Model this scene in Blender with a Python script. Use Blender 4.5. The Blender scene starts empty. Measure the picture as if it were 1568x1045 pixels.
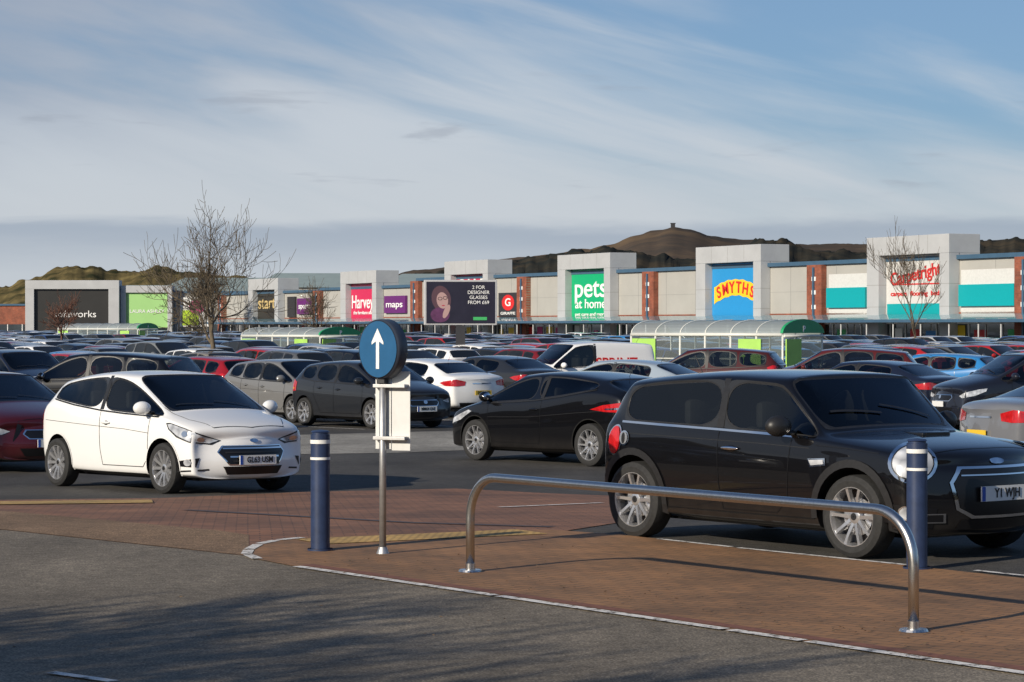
import bpy, bmesh, math, random
from math import radians, sin, cos, pi, atan2, sqrt
from mathutils import Vector, Matrix
from mathutils import noise as mn
from mathutils.bvhtree import BVHTree
random.seed(7)
scene = bpy.context.scene
COL = scene.collection

# ------------------------------------------------------------------ helpers
def newmat(name):
    m = bpy.data.materials.new(name); m.use_nodes = True
    nt = m.node_tree; nt.nodes.clear()
    out = nt.nodes.new('ShaderNodeOutputMaterial')
    p = nt.nodes.new('ShaderNodeBsdfPrincipled')
    nt.links.new(p.outputs[0], out.inputs[0])
    return m, nt, p, out

def M(name, col, rough=.5, metal=0., var=0., scale=5., bump=0., coat=0., spec=.5, world=False, stretch=None):
    m, nt, p, out = newmat(name)
    p.inputs['Base Color'].default_value = (*col, 1)
    p.inputs['Roughness'].default_value = rough
    p.inputs['Metallic'].default_value = metal
    p.inputs['Coat Weight'].default_value = coat
    p.inputs['Coat Roughness'].default_value = .03
    p.inputs['Specular IOR Level'].default_value = spec
    if var or bump:
        if world:
            src = nt.nodes.new('ShaderNodeNewGeometry').outputs['Position']
        else:
            src = nt.nodes.new('ShaderNodeTexCoord').outputs['Object']
        if stretch:
            mp = nt.nodes.new('ShaderNodeMapping'); mp.inputs['Scale'].default_value = stretch
            nt.links.new(src, mp.inputs[0]); src = mp.outputs[0]
        n = nt.nodes.new('ShaderNodeTexNoise'); n.inputs['Scale'].default_value = scale
        n.inputs['Detail'].default_value = 5; n.inputs['Roughness'].default_value = .65
        nt.links.new(src, n.inputs['Vector'])
        r = nt.nodes.new('ShaderNodeValToRGB')
        r.color_ramp.elements[0].position = .3; r.color_ramp.elements[1].position = .7
        r.color_ramp.elements[0].color = (*[c*(1-var) for c in col], 1)
        r.color_ramp.elements[1].color = (*[min(1, c*(1+var)) for c in col], 1)
        nt.links.new(n.outputs['Fac'], r.inputs[0]); nt.links.new(r.outputs[0], p.inputs['Base Color'])
        if bump:
            b = nt.nodes.new('ShaderNodeBump'); b.inputs['Strength'].default_value = bump
            b.inputs['Distance'].default_value = .02
            nt.links.new(n.outputs['Fac'], b.inputs['Height']); nt.links.new(b.outputs[0], p.inputs['Normal'])
    return m

def link(o):
    COL.objects.link(o); return o

def empty(name, loc=(0,0,0), rz=0.):
    e = bpy.data.objects.new(name, None); e.location = loc; e.rotation_euler = (0,0,rz)
    e.empty_display_size = .2
    return link(e)

def mesh_obj(name, bm, mats, parent=None, smooth=False):
    me = bpy.data.meshes.new(name); bm.to_mesh(me); bm.free()
    for m in mats: me.materials.append(m)
    if smooth:
        for p in me.polygons: p.use_smooth = True
    o = bpy.data.objects.new(name, me); link(o)
    if parent: o.parent = parent
    return o

def bm_box(bm, x0,x1,y0,y1,z0,z1, mi=0, bevel=0., mtx=None):
    g = bmesh.ops.create_cube(bm, size=1., matrix=Matrix.Translation(((x0+x1)/2,(y0+y1)/2,(z0+z1)/2)) @ Matrix.Diagonal((abs(x1-x0),abs(y1-y0),abs(z1-z0),1)))
    vs = g['verts']
    fs = set(f for v in vs for f in v.link_faces)
    for f in fs: f.material_index = mi
    if bevel:
        es = list(set(e for v in vs for e in v.link_edges))
        r = bmesh.ops.bevel(bm, geom=es, offset=bevel, segments=2, affect='EDGES', profile=.5)
        for f in r['faces']: f.material_index = mi
        vs = list(set(v for f in r['faces'] for v in f.verts) | set(v for v in vs if v.is_valid))
    if mtx is not None:
        bmesh.ops.transform(bm, matrix=mtx, verts=[v for v in vs if v.is_valid])
    return vs

def box(name, x0,x1,y0,y1,z0,z1, mat, parent=None, bevel=0.):
    bm = bmesh.new(); bm_box(bm, x0,x1,y0,y1,z0,z1,0,bevel)
    return mesh_obj(name, bm, [mat], parent)

def bm_tube(bm, pts, radii, n=8, mi=0, smooth=True, caps=True):
    rings = []
    up0 = Vector((.31,.22,.92))
    for i,p in enumerate(pts):
        p = Vector(p)
        a = Vector(pts[max(0,i-1)]); b = Vector(pts[min(len(pts)-1,i+1)])
        t = (b-a).normalized()
        up = up0 if abs(t.dot(up0))<.95 else Vector((1,0,0))
        s = t.cross(up).normalized(); u = s.cross(t)
        r = radii[i] if hasattr(radii,'__len__') else radii
        rings.append([bm.verts.new(p + (s*cos(2*pi*k/n)+u*sin(2*pi*k/n))*r) for k in range(n)])
    for a,b in zip(rings, rings[1:]):
        for k in range(n):
            f = bm.faces.new((a[k],a[(k+1)%n],b[(k+1)%n],b[k])); f.material_index = mi; f.smooth = smooth
    if caps:
        for rr in (rings[0][::-1], rings[-1]):
            f = bm.faces.new(rr); f.material_index = mi
    return rings

def text(body, size, mat, parent, loc, rz=0., sx=1., name='lettering', bold=0., extrude=.002, rx=pi/2, ry=0.):
    c = bpy.data.curves.new(name, 'FONT'); c.body = body; c.size = size
    c.align_x = 'CENTER'; c.align_y = 'CENTER'; c.offset = bold; c.extrude = extrude
    c.space_line = .85
    c.materials.append(mat)
    o = bpy.data.objects.new(name, c); link(o)
    o.parent = parent; o.location = loc; o.rotation_euler = (rx, ry, rz); o.scale = (sx,1,1)
    return o

# ground height profile: the car park falls gently away
ZB = [(-5000,0.),(21.5,0.),(30,-.25),(37,-.36),(60,-.5),(20000,-.5)]
def zg(y):
    for (a,za),(b,zb) in zip(ZB, ZB[1:]):
        if y <= b: return za + (zb-za)*(y-a)/(b-a)
    return ZB[-1][1]

def sheet(name, polys, mat, off):
    bm = bmesh.new()
    for P in polys:
        bm.faces.new([bm.verts.new((x,y,0)) for x,y in P])
    for yb,_ in ZB[1:-1]:
        bmesh.ops.bisect_plane(bm, geom=bm.verts[:]+bm.edges[:]+bm.faces[:], plane_co=(0,yb,0), plane_no=(0,1,0))
    for v in bm.verts: v.co.z = zg(v.co.y)+off
    bmesh.ops.recalc_face_normals(bm, faces=bm.faces[:])
    for f in bm.faces:
        if f.normal.z < 0: f.normal_flip()
    return mesh_obj(name, bm, [mat])

def line_poly(p, q, w):
    p = Vector(p); q = Vector(q); d = (q-p).normalized(); n = Vector((-d.y,d.x))*w/2
    return [tuple(p-n), tuple(q-n), tuple(q+n), tuple(p+n)]

# ------------------------------------------------------------------ materials
def asphalt(name, base, speck=.5, big=.25):
    m, nt, p, out = newmat(name)
    geo = nt.nodes.new('ShaderNodeNewGeometry')
    def noise(s, d=4, r=.6, st=None):
        n = nt.nodes.new('ShaderNodeTexNoise'); n.inputs['Scale'].default_value = s
        n.inputs['Detail'].default_value = d; n.inputs['Roughness'].default_value = r
        src = geo.outputs['Position']
        if st:
            mp = nt.nodes.new('ShaderNodeMapping'); mp.inputs['Scale'].default_value = st; mp.inputs['Rotation'].default_value=(0,0,radians(35))
            nt.links.new(src, mp.inputs[0]); src = mp.outputs[0]
        nt.links.new(src, n.inputs['Vector']); return n.outputs['Fac']
    def ramp(src, a, b, p0=.35, p1=.65):
        r = nt.nodes.new('ShaderNodeValToRGB'); r.color_ramp.elements[0].position = p0; r.color_ramp.elements[1].position = p1
        r.color_ramp.elements[0].color = (a,a,a,1); r.color_ramp.elements[1].color = (b,b,b,1)
        nt.links.new(src, r.inputs[0]); return r.outputs[0]
    def mul(a, b):
        x = nt.nodes.new('ShaderNodeMix'); x.data_type='RGBA'; x.blend_type='MULTIPLY'; x.inputs[0].default_value=1
        nt.links.new(a, x.inputs[6]); nt.links.new(b, x.inputs[7]); return x.outputs[2]
    rgb = nt.nodes.new('ShaderNodeRGB'); rgb.outputs[0].default_value = (*base,1)
    fine = noise(70, 2, .8); med = noise(9, 3); bigN = noise(.45, 4); tyre = noise(1.2, 3, .6, (1,.12,1))
    vor = nt.nodes.new('ShaderNodeTexVoronoi'); vor.inputs['Scale'].default_value = 55
    nt.links.new(geo.outputs['Position'], vor.inputs['Vector'])
    c = mul(rgb.outputs[0], ramp(fine, 1-speck, 1+speck))
    c = mul(c, ramp(med, .82, 1.15)); c = mul(c, ramp(bigN, 1-big, 1+big, .3, .7)); c = mul(c, ramp(tyre, .86, 1.12))
    c = mul(c, ramp(vor.outputs['Distance'], 1.5, .85, .05, .5))
    nt.links.new(c, p.inputs['Base Color'])
    p.inputs['Roughness'].default_value = .85; p.inputs['Specular IOR Level'].default_value = .3
    b = nt.nodes.new('ShaderNodeBump'); b.inputs['Strength'].default_value = .5; b.inputs['Distance'].default_value = .01
    nt.links.new(fine, b.inputs['Height']); nt.links.new(b.outputs[0], p.inputs['Normal'])
    return m

def pavers(name, c1, c2, mortar, rot, bw=.2, rh=.1):
    m, nt, p, out = newmat(name)
    geo = nt.nodes.new('ShaderNodeNewGeometry')
    mp = nt.nodes.new('ShaderNodeMapping'); mp.inputs['Rotation'].default_value = (0,0,rot)
    nt.links.new(geo.outputs['Position'], mp.inputs[0])
    b = nt.nodes.new('ShaderNodeTexBrick')
    b.inputs['Color1'].default_value = (*c1,1); b.inputs['Color2'].default_value = (*c2,1); b.inputs['Mortar'].default_value = (*mortar,1)
    b.inputs['Scale'].default_value = 1; b.inputs['Brick Width'].default_value = bw; b.inputs['Row Height'].default_value = rh
    b.inputs['Mortar Size'].default_value = .006; b.inputs['Bias'].default_value = .0
    nt.links.new(mp.outputs[0], b.inputs['Vector'])
    n = nt.nodes.new('ShaderNodeTexNoise'); n.inputs['Scale'].default_value = .8; n.inputs['Detail'].default_value = 9; n.inputs['Roughness'].default_value=.75
    nt.links.new(geo.outputs['Position'], n.inputs['Vector'])
    r = nt.nodes.new('ShaderNodeValToRGB'); r.color_ramp.elements[0].position=.32; r.color_ramp.elements[1].position=.68
    r.color_ramp.elements[0].color=(.5,.51,.53,1); r.color_ramp.elements[1].color=(1.3,1.25,1.2,1)
    nt.links.new(n.outputs['Fac'], r.inputs[0])
    x = nt.nodes.new('ShaderNodeMix'); x.data_type='RGBA'; x.blend_type='MULTIPLY'; x.inputs[0].default_value=1
    nt.links.new(b.outputs['Color'], x.inputs[6]); nt.links.new(r.outputs[0], x.inputs[7])
    nt.links.new(x.outputs[2], p.inputs['Base Color'])
    p.inputs['Roughness'].default_value=.8
    bp = nt.nodes.new('ShaderNodeBump'); bp.inputs['Strength'].default_value=.6; bp.inputs['Distance'].default_value=.008; bp.invert=True
    nt.links.new(b.outputs['Fac'], bp.inputs['Height']); nt.links.new(bp.outputs[0], p.inputs['Normal'])
    return m

def worn_paint(name, col):
    m, nt, p, out = newmat(name)
    geo = nt.nodes.new('ShaderNodeNewGeometry')
    n = nt.nodes.new('ShaderNodeTexNoise'); n.inputs['Scale'].default_value=14; n.inputs['Detail'].default_value=8; n.inputs['Roughness'].default_value=.75
    nt.links.new(geo.outputs['Position'], n.inputs['Vector'])
    r = nt.nodes.new('ShaderNodeValToRGB'); r.color_ramp.elements[0].position=.4; r.color_ramp.elements[1].position=.5
    r.color_ramp.elements[0].color=(.13,.11,.09,1); r.color_ramp.elements[1].color=(*col,1)
    nt.links.new(n.outputs['Fac'], r.inputs[0]); nt.links.new(r.outputs[0], p.inputs['Base Color'])
    p.inputs['Roughness'].default_value=.8
    return m

m_asph = asphalt('asphalt_dark', (.072,.067,.060))
m_asph_fg = asphalt('asphalt_grey', (.195,.165,.125))
m_asph_sheen = asphalt('asphalt_sheen', (.30,.28,.24))  # asphalt with grazing-angle sheen put into a paler base colour
m_asph_br = asphalt('asphalt_brown', (.24,.155,.09))
m_paver = pavers('red_brown_pavers', (.32,.165,.070), (.255,.138,.062), (.14,.085,.045), radians(38))
m_paver2 = pavers('crossing_pavers', (.29,.135,.068), (.21,.102,.056), (.11,.06,.038), radians(-6))
m_tactile = pavers('tactile_paving', (.66,.43,.14), (.56,.36,.11), (.24,.15,.06), radians(30), .07, .07)
m_white = worn_paint('white_road_paint', (.74,.71,.66))
m_chan = M('channel_blocks', (.07,.06,.065), .8, var=.3, scale=20, world=True)
m_earth = M('rough_grass', (.07,.075,.03), .9, var=.4, scale=.05, world=True)
m_steel = M('brushed_steel', (.62,.60,.57), .27, 1., var=.12, scale=60, stretch=(1,1,.1))
m_navy = M('navy_paint', (.022,.038,.09), .4, var=.25, scale=9)
m_band = M('white_band', (.75,.75,.72), .5, var=.08, scale=20)
m_signblue = M('sign_blue', (.02,.10,.22), .4, var=.08, scale=10)
m_signwhite = M('sign_white', (.8,.8,.78), .5)
m_signback = M('sign_panel_grey', (.62,.62,.60), .5, var=.08, scale=6)
m_galv = M('galvanised', (.45,.45,.45), .45, .8, var=.15, scale=15)

# car materials
def paint_mat():
    m, nt, p, out = newmat('car_paint')
    oi = nt.nodes.new('ShaderNodeObjectInfo')
    geo = nt.nodes.new('ShaderNodeNewGeometry')
    p.inputs['Roughness'].default_value=.3; p.inputs['Coat Weight'].default_value=1.; p.inputs['Coat Roughness'].default_value=.01
    p.inputs['Specular IOR Level'].default_value=.15
    # a little road dust low on the body
    tc = nt.nodes.new('ShaderNodeTexCoord'); sx = nt.nodes.new('ShaderNodeSeparateXYZ'); nt.links.new(tc.outputs['Object'], sx.inputs[0])
    n = nt.nodes.new('ShaderNodeTexNoise'); n.inputs['Scale'].default_value=6; n.inputs['Detail'].default_value=4
    nt.links.new(tc.outputs['Object'], n.inputs['Vector'])
    mr = nt.nodes.new('ShaderNodeMapRange'); mr.inputs[1].default_value=.45; mr.inputs[2].default_value=.15; mr.inputs[3].default_value=0; mr.inputs[4].default_value=.18
    nt.links.new(sx.outputs[2], mr.inputs[0])
    mu = nt.nodes.new('ShaderNodeMath'); mu.operation='MULTIPLY'; nt.links.new(mr.outputs[0], mu.inputs[0]); nt.links.new(n.outputs['Fac'], mu.inputs[1])
    d = nt.nodes.new('ShaderNodeMix'); d.data_type='RGBA'; d.inputs[7].default_value=(.16,.14,.12,1)
    nt.links.new(mu.outputs[0], d.inputs[0]); nt.links.new(oi.outputs['Color'], d.inputs[6])
    x = nt.nodes.new('ShaderNodeMix'); x.data_type='RGBA'; x.inputs[7].default_value=(.02,.02,.02,1)
    nt.links.new(geo.outputs['Backfacing'], x.inputs[0]); nt.links.new(d.outputs[2], x.inputs[6])
    nt.links.new(x.outputs[2], p.inputs['Base Color'])
    return m
def glass_mat(name, tint, opq):
    m, nt, p, out = newmat(name)
    nt.nodes.remove(p)
    tr = nt.nodes.new('ShaderNodeBsdfTransparent'); tr.inputs[0].default_value=(*tint,1)
    gl = nt.nodes.new('ShaderNodeBsdfGlossy'); gl.inputs['Roughness'].default_value=.01; gl.inputs[0].default_value=(.9,.95,1,1)
    fr = nt.nodes.new('ShaderNodeFresnel'); fr.inputs[0].default_value=1.5
    a = nt.nodes.new('ShaderNodeMath'); a.operation='MAXIMUM'; a.inputs[1].default_value=opq
    nt.links.new(fr.outputs[0], a.inputs[0])
    mx = nt.nodes.new('ShaderNodeMixShader'); nt.links.new(a.outputs[0], mx.inputs[0]); nt.links.new(tr.outputs[0], mx.inputs[1]); nt.links.new(gl.outputs[0], mx.inputs[2])
    nt.links.new(mx.outputs[0], out.inputs[0])
    return m
def frosted(name, col, fac):
    m, nt, p, out = newmat(name); nt.nodes.remove(p)
    tr = nt.nodes.new('ShaderNodeBsdfTransparent'); tr.inputs[0].default_value=(.8,.88,.88,1)
    df = nt.nodes.new('ShaderNodeBsdfDiffuse'); df.inputs[0].default_value=(*col,1)
    tl = nt.nodes.new('ShaderNodeBsdfTranslucent'); tl.inputs[0].default_value=(*col,1)
    m1 = nt.nodes.new('ShaderNodeMixShader'); m1.inputs[0].default_value=.4; nt.links.new(df.outputs[0],m1.inputs[1]); nt.links.new(tl.outputs[0],m1.inputs[2])
    m2 = nt.nodes.new('ShaderNodeMixShader'); m2.inputs[0].default_value=fac; nt.links.new(tr.outputs[0],m2.inputs[1]); nt.links.new(m1.outputs[0],m2.inputs[2])
    nt.links.new(m2.outputs[0], out.inputs[0]); return m
def lampglass():
    m, nt, p, out = newmat('headlamp')
    tc = nt.nodes.new('ShaderNodeTexCoord'); v = nt.nodes.new('ShaderNodeTexVoronoi'); v.inputs['Scale'].default_value=11
    nt.links.new(tc.outputs['Object'], v.inputs['Vector'])
    r = nt.nodes.new('ShaderNodeValToRGB'); r.color_ramp.elements[0].color=(.85,.87,.9,1); r.color_ramp.elements[1].color=(.30,.31,.33,1)
    r.color_ramp.elements[1].position=.85
    nt.links.new(v.outputs['Distance'], r.inputs[0]); nt.links.new(r.outputs[0], p.inputs['Base Color'])
    p.inputs['Metallic'].default_value=.15; p.inputs['Roughness'].default_value=.2; p.inputs['Coat Weight'].default_value=1
    return m
m_glass = glass_mat('car_glass', (.32,.34,.33), .06)
m_glass_far = M('car_glass_dark', (.012,.014,.015), .03, spec=.6)
CM = [paint_mat(), m_glass, M('black_trim',(.015,.015,.016),.45,var=.2,scale=30), M('tyre_rubber',(.02,.02,.02),.8,var=.3,scale=30,bump=.2),
      M('alloy',(.66,.66,.67),.26,.8,var=.06,scale=8), M('chrome',(.85,.85,.86),.08,1.), lampglass(), M('tail_lamp',(.45,.01,.012),.15,coat=1.,var=.35,scale=14),
      M('plate_white',(.75,.75,.73),.4), M('plate_yellow',(.75,.5,.04),.4), M('interior',(.07,.07,.075),.8,var=.2,scale=12), M('grille_dark',(.006,.006,.007),.3),
      M('plate_ink',(.01,.01,.01),.5), M('amber',(.6,.2,.02),.2,coat=1.), M('plate_band_blue',(.02,.08,.4),.4)]
PAINT,GLASS,TRIM,RUB,ALLOY,CHROME,HEAD,TAIL,PW,PY,INT,GRILL,INK,AMB,EUB = range(15)

# ------------------------------------------------------------------ cars
def ring_pts(st, wr):
    x,kind,zt,zbelt,w,zb = st[:6]
    h = zt-zbelt
    base = [(0,zb),(w*.80,zb),(w*.955,zb+.06),(w,zb+(zbelt-zb)*.52),(w*.985,zbelt-.085)]
    if kind=='c':
        top = [(w*.95,zbelt),(w*wr,zt-.070),(w*wr-.10,zt-.018),(0,zt)]
    else:
        top = [(w*.95,zbelt),(w*.85,zbelt+.5*h),(w*.5,zbelt+.88*h),(0,zt)]
    return base+top

class Car:
    def __init__(s, sp, level=2):
        s.sp = sp; s.bm = bmesh.new(); s.level = level
        s.body(); s.wheels(); s.feats()
    def body(s):
        sp = s.sp; st = sp['st']; wr = sp.get('wr',.76)
        kinds = ''.join(a[1] for a in st)
        ci = [i for i,k in enumerate(kinds) if k=='c']; c0, c1 = ci[0], ci[-1]
        bm = bmesh.new(); V = []
        cr = bm.edges.layers.float.new('crease_edge')
        cv = bm.verts.layers.float.new('crease_vert')
        N = len(st)
        for i,a in enumerate(st):
            pts = ring_pts(a, wr); w = a[4]
            bow = {0:-.14, N-1:.26, N-2:.10, 1:-.06}.get(i,0)
            if i==c1+1: bow = .13
            if i==c1: bow = .05
            if i==c0: bow = -.03
            if i==c0-1 and c0-1>0: bow=-.08
            dx = [0]*9
            if i==N-1: dx = sp.get('fdx',[-.14,-.10,-.03,0,-.05,-.07,-.10,-.11,-.12])
            if i==0: dx = sp.get('rdx',[.12,.08,.02,0,.03,.04,.04,.04,.04])
            L,R = [],[]
            for k,(y,z) in enumerate(pts):
                xx = a[0]+dx[k]+bow*(1-(y/w)**2 if w else 1)-(bow if i in(0,N-1) else 0)
                l = bm.verts.new((xx,y,z)); L.append(l)
                R.append(l if y==0 else bm.verts.new((xx,-y,z)))
            V.append((L,R))
        F = {}
        for i in range(N-1):
            for side in (0,1):
                A = V[i][side]; B = V[i+1][side]
                for k in range(8):
                    q = [A[k],B[k],B[k+1],A[k+1]]
                    F[i,k,side] = bm.faces.new(q if side==0 else q[::-1])
        for e,bow in ((0,-.14),(N-1,.26)):
            L,R = V[e]; w = st[e][4]
            rows=[]
            for k in range(1,8):
                l=L[k]; r=R[k]; row=[l]
                fr = 1-(l.co.y/w)**2
                for t in (.5,0,-.5):
                    yy=l.co.y*t; xx=l.co.x - bow*fr + bow*(1-(yy/w)**2)
                    row.append(bm.verts.new((xx,yy,l.co.z)))
                row.append(r); rows.append(row)
            for a,b in zip(rows,rows[1:]):
                for j in range(4): bm.faces.new((a[j],a[j+1],b[j+1],b[j]))
            for j in range(4):
                bm.faces.new((L[0],rows[0][j+1],rows[0][j])); bm.faces.new((L[8],rows[-1][j],rows[-1][j+1]))
        bmesh.ops.recalc_face_normals(bm, faces=bm.faces[:])
        def crease(i0,i1,k,val):
            for side in (0,1):
                for i in range(i0,i1):
                    e = bm.edges.get((V[i][side][k],V[i+1][side][k]))
                    if e: e[cr]=val
        crease(1,N-2,5,.5); crease(c1,c1+1,6,.7); crease(c0-1,c0,6,.6); crease(c1+1,N-2,5,.5); crease(1,N-1,2,.5); crease(0,N-1,4,.2); crease(c0,c1,6,.35)
        for i,val in ((c1+1,.85),(c0-1,.6),(c1,.3),(c0,.4)):
            for side in (0,1):
                for k in (6,7):
                    e=bm.edges.get((V[i][side][k],V[i][side][k+1]))
                    if e: e[cr]=val
        for side in (0,1):
            for i in (c1+1,): V[i][side][6][cv]=.6; V[i][side][5][cv]=.5
        groups = []
        for grp in sp['win']:
            for side in (0,1):
                fs = [F[c0+j,5,side] for j in grp]
                if grp[-1]==len(ci)-2: fs.append(F[c1,5,side])
                groups.append((fs, sp.get('wi',.020)))
        groups.append(([F[c1,k,sd] for k in (6,7) for sd in (0,1)], .032))
        groups.append(([F[c0-1,k,sd] for k in (6,7) for sd in (0,1)], .05))
        for fs,th in groups:
            bmesh.ops.inset_region(bm, faces=fs, thickness=th, depth=0, use_even_offset=True, use_boundary=True)
            def bound(fs):
                S=set(fs); return [e for f in fs for e in f.edges if sum(1 for g in e.link_faces if g in S)==1]
            def sharpen(fs,val,vval):
                be=bound(fs)
                for e in be: e[cr]=val
                B=set(be)
                for v in set(v for e in be for v in e.verts):
                    q=[e for e in v.link_edges if e in B]
                    if len(q)==2:
                        a=(q[0].other_vert(v).co-v.co).normalized(); b=(q[1].other_vert(v).co-v.co).normalized()
                        if a.dot(b)>-.88: v[cv]=vval
            sharpen(fs,.9,.72)
            r = bmesh.ops.inset_region(bm, faces=fs, thickness=.016, depth=-.005, use_even_offset=True, use_boundary=True)
            for f in r['faces']: f.material_index = TRIM
            for f in fs: f.material_index = GLASS
            sharpen(fs,.9,.72)
        for f in bm.faces: f.smooth=True
        me = bpy.data.meshes.new('tmp'); bm.to_mesh(me); bm.free()
        for m in CM: me.materials.append(m)
        ob = bpy.data.objects.new('tmp', me); link(ob)
        md = ob.modifiers.new('s','SUBSURF'); md.levels = s.level; md.render_levels = s.level
        dg = bpy.context.evaluated_depsgraph_get(); dg.update()
        ev = ob.evaluated_get(dg); tm = bpy.data.meshes.new_from_object(ev)
        s.bvh = BVHTree.FromPolygons([v.co.copy() for v in tm.vertices], [tuple(p.vertices) for p in tm.polygons])
        s.xf = max(v.co.x for v in tm.vertices); s.xr = min(v.co.x for v in tm.vertices)
        # wheel wells
        wb = sp['wb']; Rw = sp['R']; wmax = max(a[4] for a in st)
        cb = bmesh.new()
        for sx in (-1,1):
            for sy in (-1,1):
                bmesh.ops.create_cone(cb, cap_ends=True, segments=40, radius1=Rw+.05, radius2=Rw+.05, depth=.6,
                    matrix=Matrix.Translation((sx*wb/2, sy*(wmax-.26+.30), Rw+.01)) @ Matrix.Rotation(pi/2,4,'X'))
        for f in cb.faces: f.material_index = GRILL
        cm = bpy.data.meshes.new('c'); cb.to_mesh(cm); cb.free()
        for m in CM: cm.materials.append(m)
        co = bpy.data.objects.new('c', cm); link(co)
        bo = ob.modifiers.new('b','BOOLEAN'); bo.operation='DIFFERENCE'; bo.object=co; bo.solver='EXACT'
        dg.update(); ev = ob.evaluated_get(dg); fm = bpy.data.meshes.new_from_object(ev)
        s.bm.from_mesh(fm)
        bpy.data.objects.remove(ob); bpy.data.objects.remove(co)
        s.w = wmax
    def lathe(s, cx, sy, prof, mi, cz, yc, n=36):
        rings=[]
        for r,t in prof:
            rings.append([s.bm.verts.new((cx+r*cos(2*pi*k/n), sy*(yc+t), cz+r*sin(2*pi*k/n))) for k in range(n)])
        for a,b in zip(rings,rings[1:]):
            for k in range(n):
                f=s.bm.faces.new((a[k],a[(k+1)%n],b[(k+1)%n],b[k])); f.material_index=mi; f.smooth=True
        return rings
    def wheels(s):
        sp=s.sp; R=sp['R']; ns=sp.get('spokes',5); twin=sp.get('twin',True)
        for sx in (-1,1):
            for sy in (-1,1):
                cx=sx*sp['wb']/2; yc=s.w-.115
                s.lathe(cx,sy,[(R*.66,-.09),(R*.86,-.105),(R*.975,-.085),(R,-.05),(R,.05),(R*.975,.085),(R*.86,.105),(R*.72,.098),(R*.705,.085)],RUB,R,yc)
                s.lathe(cx,sy,[(R*.71,.088),(R*.72,.094),(R*.695,.094),(R*.675,.07),(R*.66,-.06)],ALLOY,R,yc)
                r=s.lathe(cx,sy,[(R*.66,.0),(.01,.0)],GRILL,R,yc)
                s.lathe(cx,sy,[(R*.46,.012),(R*.46,.02),(R*.2,.022)],ALLOY,R,yc)
                s.lathe(cx,sy,[(R*.19,.01),(R*.18,.06),(R*.12,.068),(.01,.068)],ALLOY,R,yc)
                s.lathe(cx,sy,[(R*.09,.068),(R*.085,.073),(.005,.073)],TRIM,R,yc,16)
                for i in range(ns):
                    for off in ((-.16,.16) if twin else (0,)):
                        a=2*pi*i/ns+.3
                        r0,r1=R*.13,R*.70; w0,w1=R*(.048 if twin else .06),R*(.045 if twin else .075)
                        o0,o1=off*R*.35,off*R*(1.35 if twin else 0)
                        vs=[]
                        for (rr,ww,oo,t) in ((r0,w0,o0,.06),(R*.45,(w0+w1)/2*.8,(o0+o1)/2,.078),(r1,w1,o1,.084)):
                            for (l,tt) in ((-ww,t),(ww,t),(ww*1.2,t-.035),(-ww*1.2,t-.035)):
                                px=rr*cos(a)-(l+oo)*sin(a); pz=rr*sin(a)+(l+oo)*cos(a)
                                vs.append(s.bm.verts.new((cx+px,sy*(yc+tt),R+pz)))
                        for j in (0,4):
                            for k in range(4):
                                f=s.bm.faces.new((vs[j+k],vs[j+(k+1)%4],vs[j+4+(k+1)%4],vs[j+4+k])); f.material_index=ALLOY
    def views(s, v, sd):
        Z=Vector((0,0,1))
        if v=='front': return Vector((5,0,0)),Vector((0,sd,0)),Z,Vector((-1,0,0))
        if v=='rear': return Vector((-5,0,0)),Vector((0,sd,0)),Z,Vector((1,0,0))
        if v=='side': return Vector((0,3*sd,0)),Vector((1,0,0)),Z,Vector((0,-sd,0))
        if v=='fq':
            q=.7071; D=Vector((-q,-q*sd,0)); return Vector((s.xf,0,0))-D*4,Vector((-q,q*sd,0)),Z,D
        if v=='rq':
            q=.7071; D=Vector((q,-q*sd,0)); return Vector((s.xr,0,0))-D*4,Vector((q,q*sd,0)),Z,D
        if v=='top': return Vector((0,0,4)),Vector((1,0,0)),Vector((0,sd,0)),Vector((0,0,-1))
    def patch(s, v, pts, mi, off=.004, step=.06, both=True, smooth=True, sds=None):
        for sd in (sds or ((1,-1) if both else (1,))):
            O,U,W,D=s.views(v,sd)
            b=bmesh.new(); vv=[b.verts.new((p[0],p[1],0)) for p in pts]
            try: b.faces.new(vv)
            except: b.free(); continue
            xs=[p[0] for p in pts]; ys=[p[1] for p in pts]
            t=math.floor(min(xs)/step)*step+step
            while t<max(xs):
                bmesh.ops.bisect_plane(b,geom=b.verts[:]+b.edges[:]+b.faces[:],plane_co=(t,0,0),plane_no=(1,0,0)); t+=step
            t=math.floor(min(ys)/step)*step+step
            while t<max(ys):
                bmesh.ops.bisect_plane(b,geom=b.verts[:]+b.edges[:]+b.faces[:],plane_co=(0,t,0),plane_no=(0,1,0)); t+=step
            mp={}
            for q in b.verts:
                h=s.bvh.ray_cast(O+U*q.co.x+W*q.co.y,D,12)
                if h[0] is None: mp[q]=None
                else:
                    n=h[1]; n=n if n.dot(D)<0 else -n
                    mp[q]=s.bm.verts.new(h[0]+n*off)
            for f in b.faces:
                q=[mp[x] for x in f.verts]
                if None in q: continue
                nf=s.bm.faces.new(q); nf.material_index=mi; nf.smooth=smooth
            b.free()
    def strip(s, v, pts, w, mi, off=.003, both=True, sds=None):
        for (x0,y0),(x1,y1) in zip(pts,pts[1:]):
            d=Vector((x1-x0,y1-y0)); 
            if d.length<1e-5: continue
            n=Vector((-d.y,d.x)).normalized()*w/2
            s.patch(v,[(x0-n.x,y0-n.y),(x1-n.x,y1-n.y),(x1+n.x,y1+n.y),(x0+n.x,y0+n.y)],mi,off,.08,both,sds=sds)
    def ell(s,cx,cy,a,b,n=20): return [(cx+a*cos(2*pi*k/n),cy+b*sin(2*pi*k/n)) for k in range(n)]
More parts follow.
